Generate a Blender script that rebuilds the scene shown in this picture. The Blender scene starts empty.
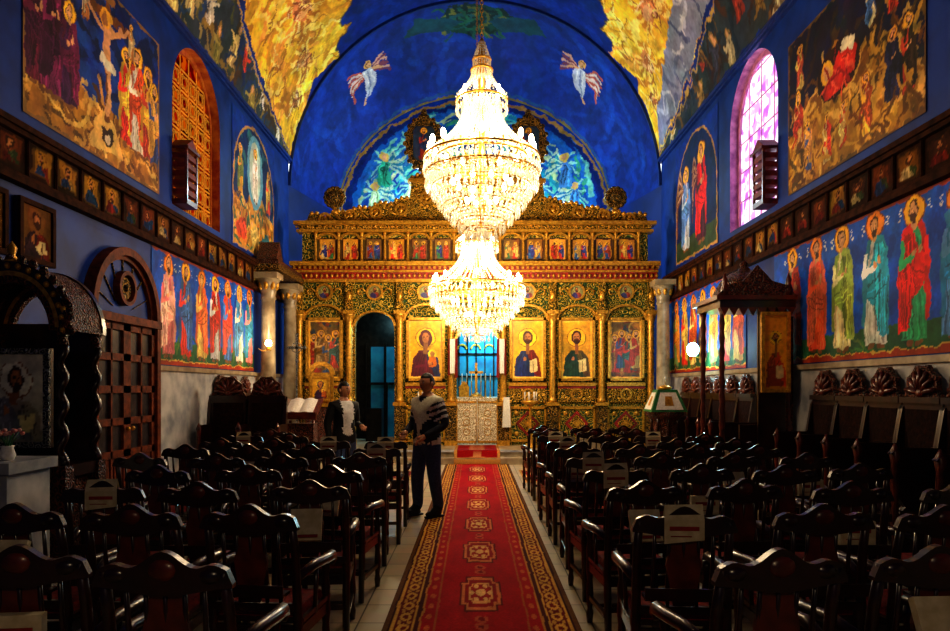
import bpy, math, random
import numpy as np
from mathutils import Vector, Matrix
random.seed(7); rng=np.random.default_rng(7)
sc=bpy.context.scene; COL=sc.collection
pi=math.pi
def s2l(c):
    c=np.asarray(c,dtype=float)/255.0
    return np.where(c<=0.04045,c/12.92,((c+0.055)/1.055)**2.4)
def L(r,g,b):
    a=s2l((r,g,b)); return (float(a[0]),float(a[1]),float(a[2]),1.0)
# ------------------------------------------------------------------ materials
def new_mat(name):
    m=bpy.data.materials.new(name); m.use_nodes=True
    nt=m.node_tree; return m,nt,nt.nodes['Principled BSDF']
def mat(name,c1,c2=None,rough=.5,metal=0,scale=8,bump=0,coat=0,emit=None,estr=0,detail=4,spec=.5):
    m,nt,b=new_mat(name)
    c2=c2 or tuple(int(x*.7) for x in c1)
    tc=nt.nodes.new('ShaderNodeTexCoord'); n=nt.nodes.new('ShaderNodeTexNoise')
    n.inputs['Scale'].default_value=scale; n.inputs['Detail'].default_value=detail
    nt.links.new(tc.outputs['Object'],n.inputs['Vector'])
    r=nt.nodes.new('ShaderNodeValToRGB'); r.color_ramp.elements[0].position=.35; r.color_ramp.elements[1].position=.65
    r.color_ramp.elements[0].color=L(*c2); r.color_ramp.elements[1].color=L(*c1)
    nt.links.new(n.outputs['Fac'],r.inputs['Fac']); nt.links.new(r.outputs['Color'],b.inputs['Base Color'])
    b.inputs['Roughness'].default_value=rough; b.inputs['Metallic'].default_value=metal
    b.inputs['Coat Weight'].default_value=coat; b.inputs['Coat Roughness'].default_value=.15
    b.inputs['Specular IOR Level'].default_value=spec
    if bump:
        bp=nt.nodes.new('ShaderNodeBump'); bp.inputs['Strength'].default_value=bump; bp.inputs['Distance'].default_value=.02
        nt.links.new(n.outputs['Fac'],bp.inputs['Height']); nt.links.new(bp.outputs['Normal'],b.inputs['Normal'])
    if emit:
        b.inputs['Emission Color'].default_value=L(*emit); b.inputs['Emission Strength'].default_value=estr
    return m
def carved(name,gold,ground,scale=14,metal=.6,rough=.38,thr=.5):
    m,nt,b=new_mat(name)
    tc=nt.nodes.new('ShaderNodeTexCoord')
    v=nt.nodes.new('ShaderNodeTexVoronoi'); v.feature='F1'; v.inputs['Scale'].default_value=scale
    n=nt.nodes.new('ShaderNodeTexNoise'); n.inputs['Scale'].default_value=scale*1.3; n.inputs['Distortion'].default_value=2.0
    nt.links.new(tc.outputs['Object'],v.inputs['Vector']); nt.links.new(tc.outputs['Object'],n.inputs['Vector'])
    w=nt.nodes.new('ShaderNodeMath'); w.operation='SINE'
    k=nt.nodes.new('ShaderNodeMath'); k.operation='MULTIPLY'; k.inputs[1].default_value=16
    nt.links.new(v.outputs['Distance'],k.inputs[0]); nt.links.new(k.outputs[0],w.inputs[0])
    a=nt.nodes.new('ShaderNodeMath'); a.operation='ADD'; nt.links.new(w.outputs[0],a.inputs[0])
    k2=nt.nodes.new('ShaderNodeMath'); k2.operation='MULTIPLY'; k2.inputs[1].default_value=2.2
    nt.links.new(n.outputs['Fac'],k2.inputs[0]); nt.links.new(k2.outputs[0],a.inputs[1])
    r=nt.nodes.new('ShaderNodeValToRGB')
    mr=nt.nodes.new('ShaderNodeMapRange'); mr.inputs['From Min'].default_value=-.3; mr.inputs['From Max'].default_value=2.4
    nt.links.new(a.outputs[0],mr.inputs['Value']); nt.links.new(mr.outputs[0],r.inputs['Fac'])
    r.color_ramp.elements[0].position=thr-.12; r.color_ramp.elements[1].position=thr+.12
    r.color_ramp.elements[0].color=L(*ground); r.color_ramp.elements[1].color=L(*gold)
    nt.links.new(r.outputs['Color'],b.inputs['Base Color'])
    b.inputs['Metallic'].default_value=metal; b.inputs['Roughness'].default_value=rough
    bp=nt.nodes.new('ShaderNodeBump'); bp.inputs['Strength'].default_value=.9; bp.inputs['Distance'].default_value=.03
    nt.links.new(mr.outputs[0],bp.inputs['Height']); nt.links.new(bp.outputs['Normal'],b.inputs['Normal'])
    return m
def vcol_mat(name,rough=.6,nscale=6,lo=.72,hi=1.12,spec=.5):
    m,nt,b=new_mat(name)
    at=nt.nodes.new('ShaderNodeAttribute'); at.attribute_name='Col'
    tc=nt.nodes.new('ShaderNodeTexCoord'); n=nt.nodes.new('ShaderNodeTexNoise'); n.inputs['Scale'].default_value=nscale; n.inputs['Detail'].default_value=8
    nt.links.new(tc.outputs['Object'],n.inputs['Vector'])
    mr=nt.nodes.new('ShaderNodeMapRange'); mr.inputs['From Min'].default_value=.3; mr.inputs['From Max'].default_value=.7
    mr.inputs['To Min'].default_value=lo; mr.inputs['To Max'].default_value=hi
    nt.links.new(n.outputs['Fac'],mr.inputs['Value'])
    vm=nt.nodes.new('ShaderNodeVectorMath'); vm.operation='SCALE'
    nt.links.new(at.outputs['Color'],vm.inputs[0]); nt.links.new(mr.outputs[0],vm.inputs['Scale'])
    nt.links.new(vm.outputs[0],b.inputs['Base Color']); b.inputs['Roughness'].default_value=rough; b.inputs['Specular IOR Level'].default_value=spec
    return m
M_fresco=vcol_mat('fresco_paint',.7,5,.75,1.25,.3)
M_corni=vcol_mat('aged_icon_varnish',.85,10,.6,1.1,.1)
M_iconp=vcol_mat('icon_paint',.4,12,.8,1.15)
M_rug=vcol_mat('carpet_weave',.95,60,.75,1.15,.1)
M_wall=mat('blue_wall_paint',(6,54,146),(4,36,106),.6,scale=2,spec=.3)
M_vault=mat('deep_blue_vault_paint',(5,40,122),(3,26,86),.6,scale=1.2,spec=.3)
M_marble=mat('pale_marble',(206,204,202),(140,144,152),.25,scale=3,detail=8)
M_marbled=mat('cream_marble',(180,164,136),(130,114,90),.3,scale=4,detail=8)
M_wood=mat('dark_walnut',(50,16,8),(22,7,4),.3,scale=9,coat=.35,bump=.1)
M_woodr=mat('red_brown_wood',(110,38,18),(62,19,9),.35,scale=10,coat=.2,bump=.15)
M_woodc=carved('carved_wood',(112,50,24),(32,12,6),16,0,.4,.5)
M_seat=mat('red_seat_fabric',(150,18,14),(104,10,8),.9,scale=40)
M_paper=mat('paper_leaflet',(205,190,155),(180,164,128),.8,scale=20)
M_redp=mat('red_print',(150,25,20),(120,20,15),.8)
M_gold=mat('gilt',(222,168,60),(162,112,32),.36,.5,scale=20,bump=.2)
M_goldc=carved('gilt_carving',(216,166,58),(60,60,18),13,.45)
M_greenc=carved('green_gold_carving',(190,158,58),(36,70,32),10,.35,.42,.56)
M_dkgold=carved('antique_gold_carving',(150,112,42),(40,36,14),11,.45,.4)
M_redb=mat('red_band',(150,26,14),(100,14,8),.5)
M_black=mat('black_cloth',(14,14,17),(8,8,10),.8,scale=30)
M_white=mat('white_cloth',(235,232,225),(212,208,200),.8,scale=30)
M_skin=mat('skin',(200,138,100),(184,122,84),.5,scale=15)
M_hair=mat('black_hair',(18,13,10),(8,6,5),.5,scale=60,bump=.4)
M_jean=mat('dark_denim',(62,76,116),(42,54,86),.85,scale=50)
M_vest=mat('light_knit',(236,230,200),(212,204,168),.85,scale=50)
M_navy=mat('navy_knit',(30,34,52),(18,20,36),.85,scale=50)
M_iron=mat('dark_iron',(40,34,30),(22,18,16),.4,.8)
M_silver=carved('repousse_silver',(190,190,185),(70,72,75),22,.8,.3)
M_green=mat('green_enamel',(30,120,60),(20,90,46),.5)
M_cream=carved('cream_brocade',(240,230,204),(176,158,116),14,0,.6,.5)
M_teal=mat('teal_curtain',(16,130,160),(6,84,120),.7,scale=3)
# ------------------------------------------------------------------ mesh builder
class MB:
    def __init__(s): s.v=[];s.f=[];s.m=[];s.sm=[]
    def add(s,vs,fs,m=0,smooth=False):
        o=len(s.v); s.v.extend([tuple(map(float,p)) for p in vs])
        for f in fs: s.f.append(tuple(int(i)+o for i in f)); s.m.append(m); s.sm.append(smooth)
    def box(s,x0,x1,y0,y1,z0,z1,m=0):
        v=[(x0,y0,z0),(x1,y0,z0),(x1,y1,z0),(x0,y1,z0),(x0,y0,z1),(x1,y0,z1),(x1,y1,z1),(x0,y1,z1)]
        s.add(v,[(0,3,2,1),(4,5,6,7),(0,1,5,4),(1,2,6,5),(2,3,7,6),(3,0,4,7)],m)
    def lathe(s,cx,cy,prof,m=0,seg=16,smooth=True,rot=0):
        v=[];f=[]
        for (r,z) in prof:
            for i in range(seg):
                a=2*pi*i/seg+rot; v.append((cx+r*math.cos(a),cy+r*math.sin(a),z))
        n=len(prof)
        for j in range(n-1):
            for i in range(seg):
                i2=(i+1)%seg; f.append((j*seg+i,j*seg+i2,(j+1)*seg+i2,(j+1)*seg+i))
        f.append(tuple(range(seg))[::-1]); f.append(tuple((n-1)*seg+i for i in range(seg)))
        s.add(v,f,m,smooth)
    def tube(s,pts,rad,m=0,seg=8,closed=False):
        P=[Vector(p) for p in pts]; n=len(P)
        if not hasattr(rad,'__len__'): rad=[rad]*n
        v=[];f=[];up=None
        for i,p in enumerate(P):
            if closed: t=P[(i+1)%n]-P[i-1]
            else: t=P[min(i+1,n-1)]-P[max(i-1,0)]
            if t.length<1e-9: t=Vector((0,0,1))
            t.normalize()
            if up is None: up=Vector((0,0,1)) if abs(t.z)<.9 else Vector((1,0,0))
            a=t.cross(up)
            if a.length<1e-4: a=t.cross(Vector((0,1,.3)))
            a.normalize(); b=a.cross(t); b.normalize(); up=b
            for k in range(seg):
                q=2*pi*k/seg; v.append(p+(a*math.cos(q)+b*math.sin(q))*rad[i])
        rngn=n if closed else n-1
        for i in range(rngn):
            i2=(i+1)%n
            for k in range(seg):
                k2=(k+1)%seg; f.append((i*seg+k,i*seg+k2,i2*seg+k2,i2*seg+k))
        if not closed:
            f.append(tuple(range(seg))[::-1]); f.append(tuple((n-1)*seg+k for k in range(seg)))
        s.add(v,f,m,True)
    def sph(s,c,r,m=0,nu=12,nv=8):
        if not hasattr(r,'__len__'): r=(r,r,r)
        v=[];f=[]
        v.append((c[0],c[1],c[2]+r[2]))
        for j in range(1,nv):
            t=pi*j/nv
            for i in range(nu):
                a=2*pi*i/nu; v.append((c[0]+r[0]*math.sin(t)*math.cos(a),c[1]+r[1]*math.sin(t)*math.sin(a),c[2]+r[2]*math.cos(t)))
        v.append((c[0],c[1],c[2]-r[2]))
        for i in range(nu): f.append((0,1+i,1+(i+1)%nu))
        for j in range(nv-2):
            for i in range(nu):
                a=1+j*nu+i; b=1+j*nu+(i+1)%nu; f.append((a,a+nu,b+nu,b))
        l=len(v)-1
        for i in range(nu): f.append((l,1+(nv-2)*nu+(i+1)%nu,1+(nv-2)*nu+i))
        s.add(v,f,m,True)
    def prism(s,poly,axis,a0,a1,m=0):
        n=len(poly)
        def P(u,w,a):
            return {'y':(u,a,w),'x':(a,u,w),'z':(u,w,a)}[axis]
        v=[P(u,w,a0) for u,w in poly]+[P(u,w,a1) for u,w in poly]
        f=[tuple(range(n)),tuple(range(n,2*n))[::-1]]+[(i,i+n,(i+1)%n+n,(i+1)%n) for i in range(n)]
        s.add(v,f,m)
    def arch(s,c,z,ri,ro,axis,a0,a1,m=0,t0=0,t1=pi,n=20,ky=1.0):
        for i in range(n):
            p=t0+(t1-t0)*i/n; q=t0+(t1-t0)*(i+1)/n
            s.prism([(c+ri*math.cos(p),z+ky*ri*math.sin(p)),(c+ro*math.cos(p),z+ky*ro*math.sin(p)),(c+ro*math.cos(q),z+ky*ro*math.sin(q)),(c+ri*math.cos(q),z+ky*ri*math.sin(q))],axis,a0,a1,m)
    def mesh(s,name,mats):
        me=bpy.data.meshes.new(name); me.from_pydata(s.v,[],s.f)
        for m in mats: me.materials.append(m)
        me.polygons.foreach_set('material_index',s.m); me.polygons.foreach_set('use_smooth',s.sm); me.update()
        return me
    def obj(s,name,mats,loc=(0,0,0),rz=0,bevel=0):
        me=s.mesh(name,mats); o=bpy.data.objects.new(name,me); COL.objects.link(o); o.location=loc; o.rotation_euler=(0,0,rz)
        return o
def inst(name,me,loc,rz=0,sc_=1):
    o=bpy.data.objects.new(name,me); COL.objects.link(o); o.location=loc; o.rotation_euler=(0,0,rz); o.scale=(sc_,)*3; return o
# ------------------------------------------------------------------ painting canvas (colour attribute on dense grid)
class Cv:
    def __init__(s,w,h,res,bg,resy=None):
        s.w=w;s.h=h;s.nx=max(2,int(w*res));s.ny=max(2,int(h*(resy or res)))
        s.gx=np.linspace(0,w,s.nx);s.gy=np.linspace(0,h,s.ny)
        s.a=np.zeros((s.ny,s.nx,3))+np.array(bg,float); s.clip=None
    def _r(s,x0,x1,y0,y1):
        i0=np.searchsorted(s.gx,x0);i1=np.searchsorted(s.gx,x1,side='right');j0=np.searchsorted(s.gy,y0);j1=np.searchsorted(s.gy,y1,side='right')
        if i1<=i0 or j1<=j0: return None
        return (slice(j0,j1),slice(i0,i1),s.gx[i0:i1][None,:],s.gy[j0:j1][:,None])
    def _p(s,r,mask,c,al):
        m=mask.astype(float)*al
        if s.clip is not None: m=m*s.clip[r[0],r[1]]
        m=m[...,None]; s.a[r[0],r[1]]=s.a[r[0],r[1]]*(1-m)+np.array(c,float)*m
    def ell(s,cx,cy,rx,ry,c,al=1,rot=0):
        R=max(rx,ry); r=s._r(cx-R,cx+R,cy-R,cy+R)
        if r is None: return
        X=r[2]-cx;Y=r[3]-cy; co=math.cos(rot);si=math.sin(rot)
        s._p(r,((X*co+Y*si)/rx)**2+((-X*si+Y*co)/ry)**2<=1,c,al)
    def pmask(s,r,pts):
        X=r[2]+0*r[3];Y=r[3]+0*r[2]; ins=np.zeros(X.shape,bool); n=len(pts)
        for i in range(n):
            x1,y1=pts[i];x2,y2=pts[(i+1)%n]
            if y1==y2: continue
            c=((y1>Y)!=(y2>Y))&(X<(x2-x1)*(Y-y1)/(y2-y1)+x1); ins^=c
        return ins
    def poly(s,pts,c,al=1):
        xs=[p[0] for p in pts];ys=[p[1] for p in pts]; r=s._r(min(xs),max(xs),min(ys),max(ys))
        if r is None: return
        s._p(r,s.pmask(r,pts),c,al)
    def line(s,pts,w,c,al=1):
        for (x1,y1),(x2,y2) in zip(pts[:-1],pts[1:]):
            r=s._r(min(x1,x2)-w,max(x1,x2)+w,min(y1,y2)-w,max(y1,y2)+w)
            if r is None: continue
            dx=x2-x1;dy=y2-y1;l=dx*dx+dy*dy+1e-12
            t=np.clip(((r[2]-x1)*dx+(r[3]-y1)*dy)/l,0,1)
            s._p(r,(r[2]-x1-t*dx)**2+(r[3]-y1-t*dy)**2<=(w/2)**2,c,al)
    def rect(s,x0,x1,y0,y1,c,al=1):
        r=s._r(x0,x1,y0,y1)
        if r is not None: s._p(r,np.ones((r[3].shape[0],r[2].shape[1]),bool),c,al)
    def frame(s,c,w):
        s.rect(0,s.w,0,w,c);s.rect(0,s.w,s.h-w,s.h,c);s.rect(0,w,0,s.h,c);s.rect(s.w-w,s.w,0,s.h,c)
    def clip_poly(s,pts):
        r=(slice(None),slice(None),s.gx[None,:],s.gy[:,None]); s.clip=s.pmask(r,pts).astype(float)
    def swirls(s,x0,x1,y0,y1,pal,n,l,w,al=.8,turn=2.5):
        for _ in range(n):
            x=random.uniform(x0,x1);y=random.uniform(y0,y1);a=random.uniform(0,2*pi);k=random.uniform(-turn,turn)
            pts=[(x,y)];ll=l*random.uniform(.5,1.3)
            for i in range(6):
                x+=ll/6*math.cos(a);y+=ll/6*math.sin(a);a+=k/6;pts.append((x,y))
            s.line(pts,w*random.uniform(.5,1.4),random.choice(pal),al)
def sh(c,k): return tuple(max(0,min(255,x*k)) for x in c)
def snoise(ny,nx,cell):
    g=rng.standard_normal((int(ny/cell)+3,int(nx/cell)+3)); j=np.arange(ny)/cell; i=np.arange(nx)/cell
    j0=j.astype(int);i0=i.astype(int);fj=(j-j0)[:,None];fi=(i-i0)[None,:]; fj=fj*fj*(3-2*fj);fi=fi*fi*(3-2*fi)
    a=g[j0][:,i0];b=g[j0][:,i0+1];c=g[j0+1][:,i0];d=g[j0+1][:,i0+1]
    return (a*(1-fi)+b*fi)*(1-fj)+(c*(1-fi)+d*fi)*fj
def patch(name,c,P,m,sat=1.12,con=1.0,warp=1.1,mot=.6):
    X,Y=np.meshgrid(c.gx,c.gy); pts=P(X.ravel(),Y.ravel())
    v=np.stack(pts,1).astype(np.float32); nx,ny=c.nx,c.ny
    me=bpy.data.meshes.new(name)
    j,i=np.meshgrid(np.arange(ny-1),np.arange(nx-1),indexing='ij'); a=(j*nx+i).ravel()
    F=np.stack([a,a+1,a+nx+1,a+nx],1).astype(np.int32); nf=len(F)
    me.vertices.add(len(v)); me.vertices.foreach_set('co',v.ravel())
    me.loops.add(nf*4); me.loops.foreach_set('vertex_index',F.ravel())
    me.polygons.add(nf); me.polygons.foreach_set('loop_start',np.arange(0,nf*4,4,dtype=np.int32))
    try: me.polygons.foreach_set('loop_total',np.full(nf,4,dtype=np.int32))
    except Exception: pass
    me.update(calc_edges=True); me.validate()
    ca=me.color_attributes.new('Col','FLOAT_COLOR','POINT')
    A=c.a
    if warp:   # hand-painted wobble of the outlines and tonal mottling of the pigment
        jj,ii=np.meshgrid(np.arange(ny),np.arange(nx),indexing='ij')
        dj=warp*(snoise(ny,nx,8)+.35*snoise(ny,nx,3)); di=warp*(snoise(ny,nx,8)+.35*snoise(ny,nx,3))
        A=A[np.clip(jj+dj.round().astype(int),0,ny-1),np.clip(ii+di.round().astype(int),0,nx-1)]
        A=A*(1+mot*(.07*snoise(ny,nx,2)+.1*snoise(ny,nx,9)+.1*snoise(ny,nx,30)))[...,None]
        A=A+mot*np.stack([snoise(ny,nx,12)*7,snoise(ny,nx,10)*5,snoise(ny,nx,14)*7],-1)
    A=A.reshape(-1,3); g=A.mean(1,keepdims=True); A=g+(A-g)*sat; A=118+(A-118)*con
    col=np.ones((len(v),4),np.float32); col[:,:3]=s2l(np.clip(A,0,255)); ca.data.foreach_set('color',col.ravel())
    me.materials.append(m)
    o=bpy.data.objects.new(name,me); COL.objects.link(o); return o
def vflat(x0,y0,z0,c):   # vertical panel facing the nave (-y)
    return lambda u,v:(x0+u,np.full_like(u,y0),z0+v)
def lwall(y0,z0,off=.012): return lambda u,v:(np.full_like(u,-4.5+off),y0+u,z0+v)
def rwall(y1,z0,off=.012): return lambda u,v:(np.full_like(u,4.5-off),y1-u,z0+v)
SK=(206,156,110)
def saint(c,x,y0,h,robe,cloak,halo=(226,174,54),beard=True,lean=0,hair=(70,40,22),sk=SK):
    q=lambda pts:[(x+(px+lean*(py))*h,y0+py*h) for px,py in pts]
    hx,hy=x+lean*.88*h,y0+.885*h
    if halo:
        c.ell(hx,hy,.112*h,.112*h,(110,60,25)); c.ell(hx,hy,.1*h,.1*h,halo); c.ell(hx,hy,.085*h,.085*h,sh(halo,1.1))
    for sx in(-.05,.06): c.ell(x+sx*h,y0+.02*h,.045*h,.02*h,(120,80,50))
    c.poly(q([(-.09,.79),(.09,.79),(.13,.55),(.135,.04),(-.13,.04),(-.13,.55)]),robe)
    for i in range(8):
        a=-.12+.03*i+random.uniform(-.01,.01); c.line(q([(a*.5,.72),(a+random.uniform(-.02,.02),.4),(a*1.1,.05)]),random.uniform(.008,.016)*h,sh(robe,random.choice([.55,.7,.8,1.3,1.5])),.8)
    f=random.choice([-1,1])
    c.poly(q([(f*-.11,.79),(f*-.01,.81),(f*.03,.66),(f*.12,.5),(f*.1,.38),(f*-.02,.3),(f*-.06,.1),(f*-.17,.09),(f*-.17,.5)]),cloak)
    c.poly(q([(f*.1,.79),(f*.04,.8),(f*.1,.55),(f*.12,.15),(f*.165,.17),(f*.16,.55)]),sh(cloak,.85))
    for i in range(8):
        a=-.15+.025*i; c.line(q([(f*(a*.5-.02),.74),(f*(a-.01),.5+random.uniform(-.05,.05)),(f*min(a,-.04)*1.0,.12)]),random.uniform(.008,.016)*h,sh(cloak,random.choice([.5,.65,.8,1.3,1.5])),.8)
    for i in range(3): c.line(q([(f*-.14,.6-.08*i),(f*0,.5-.06*i),(f*.1,.46-.04*i)]),.012*h,sh(cloak,random.choice([.55,1.35])),.8)
    c.line(q([(-.12,.68),(-.13,.54),(-.01,.58)]),.05*h,sh(robe,1.15)); c.line(q([(.12,.68),(.14,.52),(.05,.6)]),.05*h,sh(cloak,1.1))
    c.ell(x-.0*h,y0+.6*h,.025*h,.025*h,sk); c.ell(x+.06*h,y0+.63*h,.02*h,.035*h,sk)
    c.ell(hx,hy+.006*h,.055*h,.068*h,hair); c.ell(hx,hy,.043*h,.056*h,sk)
    c.ell(hx,y0+.8*h,.03*h,.03*h,sk)
    if beard: c.ell(hx,hy-.045*h,.035*h,.035*h,hair)
    c.ell(hx,hy-.01*h,.012*h,.02*h,sh(sk,1.15))
    for e in(-.016,.016): c.ell(hx+e*h,hy+.012*h,.008*h,.006*h,(40,20,12))
def bust(c,cx,y0,w,h,robe,cloak,bg=(214,158,40),child=False,hair=(62,36,20),beard=True,book=True,sk=(178,118,70)):
    c.rect(cx-w/2,cx+w/2,y0,y0+h,bg)
    c.rect(cx-w/2,cx+w/2,y0,y0+h*.1,sh(bg,.75))
    s=w; hx=cx; hy=y0+h*.7
    c.ell(hx,hy,.3*s,.3*s,(120,70,20)); c.ell(hx,hy,.28*s,.28*s,sh(bg,1.2)); 
    c.poly([(cx-.44*s,y0+.02*h),(cx-.38*s,y0+.34*h),(cx-.2*s,y0+.48*h),(cx+.2*s,y0+.48*h),(cx+.38*s,y0+.34*h),(cx+.44*s,y0+.02*h)],robe)
    c.poly([(cx-.44*s,y0+.02*h),(cx-.38*s,y0+.34*h),(cx-.2*s,y0+.48*h),(cx-.05*s,y0+.48*h),(cx+.1*s,y0+.25*h),(cx+.3*s,y0+.02*h)],cloak)
    for i in range(8):
        a=-.38+.1*i; c.line([(cx+a*.5*s,y0+.44*h),(cx+a*s,y0+.2*h),(cx+a*1.05*s,y0+.03*h)],.018*s,sh(cloak if i<5 else robe,random.choice([.5,1.5])),.8)
    if child:
        c.ell(hx,hy-.02*s,.2*s,.26*s,cloak)
    else: c.ell(hx,hy+.01*s,.155*s,.21*s,hair)
    c.rect(hx-.06*s,hx+.06*s,y0+.42*h,hy,sh(sk,.8)); c.ell(hx,hy,.105*s,.155*s,sk); c.ell(hx+.02*s,hy+.02*s,.06*s,.1*s,sh(sk,1.15),.7)
    if beard and not child: c.ell(hx,hy-.12*s,.09*s,.09*s,hair)
    for e in(-.045,.045): c.ell(hx+e*s,hy+.03*s,.025*s,.013*s,(30,15,8)); c.line([(hx+(e-.02)*s,hy+.06*s),(hx+(e+.02)*s,hy+.06*s)],.012*s,(50,26,12))
    c.line([(hx,hy+.03*s),(hx+.005*s,hy-.04*s)],.014*s,sh(sk,.7)); c.line([(hx-.03*s,hy-.07*s),(hx+.03*s,hy-.07*s)],.014*s,(130,50,35))
    if child:
        kx,ky=cx+.2*s,y0+.42*h
        c.ell(kx,ky,.14*s,.14*s,sh(bg,1.2)); c.poly([(kx-.12*s,ky-.4*s),(kx-.1*s,ky-.08*s),(kx+.1*s,ky-.08*s),(kx+.14*s,ky-.38*s)],(200,110,35)); c.ell(kx,ky,.07*s,.085*s,sk)
        c.line([(cx-.3*s,y0+.2*h),(kx,ky-.3*s)],.07*s,sh(cloak,1.2)); c.ell(kx-.05*s,ky-.3*s,.06*s,.04*s,sk)
    elif book:
        c.poly([(cx+.08*s,y0+.1*h),(cx+.32*s,y0+.13*h),(cx+.3*s,y0+.34*h),(cx+.06*s,y0+.31*h)],(226,206,150)); c.line([(cx+.19*s,y0+.12*h),(cx+.18*s,y0+.32*h)],.012*s,(90,40,20))
        c.ell(cx-.1*s,y0+.33*h,.05*s,.085*s,sk); c.line([(cx-.3*s,y0+.2*h),(cx-.1*s,y0+.28*h)],.09*s,sh(cloak,1.2))
# ------------------------------------------------------------------ room shell
WX=4.5; YB=-2.5; YE=16.9; WT=7.1; WY0,WY1,WZ0=10.4,12.35,4.35; WR=(WY1-WY0)/2; WC=(WY0+WY1)/2; WS=7.03-WR
def wall(name,s):
    b=MB(); x=s*WX
    def q(y0,y1,z0,z1): b.add([(x,y0,z0),(x,y1,z0),(x,y1,z1),(x,y0,z1)],[(0,1,2,3)],0)
    q(YB,WY0,0,WT);q(WY1,YE,0,WT);q(WY0,WY1,0,WZ0)
    n=24; arc=[(WC+WR*math.cos(pi-pi*i/n),WS+WR*math.sin(pi*i/n)) for i in range(n+1)]
    for (ya,za),(yb,zb) in zip(arc[:-1],arc[1:]): b.add([(x,ya,za),(x,yb,zb),(x,yb,WT),(x,ya,WT)],[(0,1,2,3)],0)
    out=[(WY0,WZ0)]+arc+[(WY1,WZ0)]
    for i in range(len(out)):
        (ya,za),(yb,zb)=out[i],out[(i+1)%len(out)]
        b.add([(x,ya,za),(x,yb,zb),(x+s*.2,yb,zb),(x+s*.2,ya,za)],[(0,1,2,3)],1)
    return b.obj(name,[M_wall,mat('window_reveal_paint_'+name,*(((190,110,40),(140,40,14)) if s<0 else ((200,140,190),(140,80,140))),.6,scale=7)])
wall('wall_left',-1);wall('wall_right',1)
# floor
def floor_mat():
    m,nt,b=new_mat('stone_floor_tiles')
    tc=nt.nodes.new('ShaderNodeTexCoord'); br=nt.nodes.new('ShaderNodeTexBrick'); br.offset=0
    br.inputs['Scale'].default_value=1; br.inputs['Brick Width'].default_value=.4; br.inputs['Row Height'].default_value=.4; br.inputs['Mortar Size'].default_value=.006
    br.inputs['Color1'].default_value=L(214,196,160); br.inputs['Color2'].default_value=L(188,168,136); br.inputs['Mortar'].default_value=L(70,60,45)
    n=nt.nodes.new('ShaderNodeTexNoise'); n.inputs['Scale'].default_value=5; n.inputs['Detail'].default_value=8
    mx=nt.nodes.new('ShaderNodeMix'); mx.data_type='RGBA'; mx.blend_type='MULTIPLY'; mx.inputs['Factor'].default_value=.4
    nt.links.new(tc.outputs['Object'],br.inputs['Vector']);nt.links.new(tc.outputs['Object'],n.inputs['Vector'])
    nt.links.new(br.outputs['Color'],mx.inputs['A']);nt.links.new(n.outputs['Color'],mx.inputs['B']); nt.links.new(mx.outputs['Result'],b.inputs['Base Color'])
    b.inputs['Roughness'].default_value=.3; return m
M_floor=floor_mat()
b=MB(); b.box(-4.9,4.9,YB,19.3,-.1,0,0); b.obj('floor',[M_floor])
b=MB(); pts=[(-4.5,0),(4.5,0)]+[(4.5*math.cos(a),6.5+4.5*math.sin(a)) for a in np.linspace(0,pi,30)]
b.prism(pts,'y',YB-.1,YB,0); b.obj('wall_back',[M_wall])
TH0=math.asin(.6/4.5); ARC=4.5*(pi-2*TH0)
def vaultP(y0):
    return lambda u,v:(-4.5*np.cos(TH0+v/4.5),y0+u,6.5+4.5*np.sin(TH0+v/4.5))
b=MB(); n=40;vs=[];fs=[]
for i in range(n+1):
    t=TH0+(pi-2*TH0)*i/n
    for y in(YB,8.0): vs.append((-4.5*math.cos(t),y,6.5+4.5*math.sin(t)))
for i in range(n): fs.append((2*i,2*i+1,2*i+3,2*i+2))
b.add(vs,fs,0,True); b.obj('ceiling',[M_vault])
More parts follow.
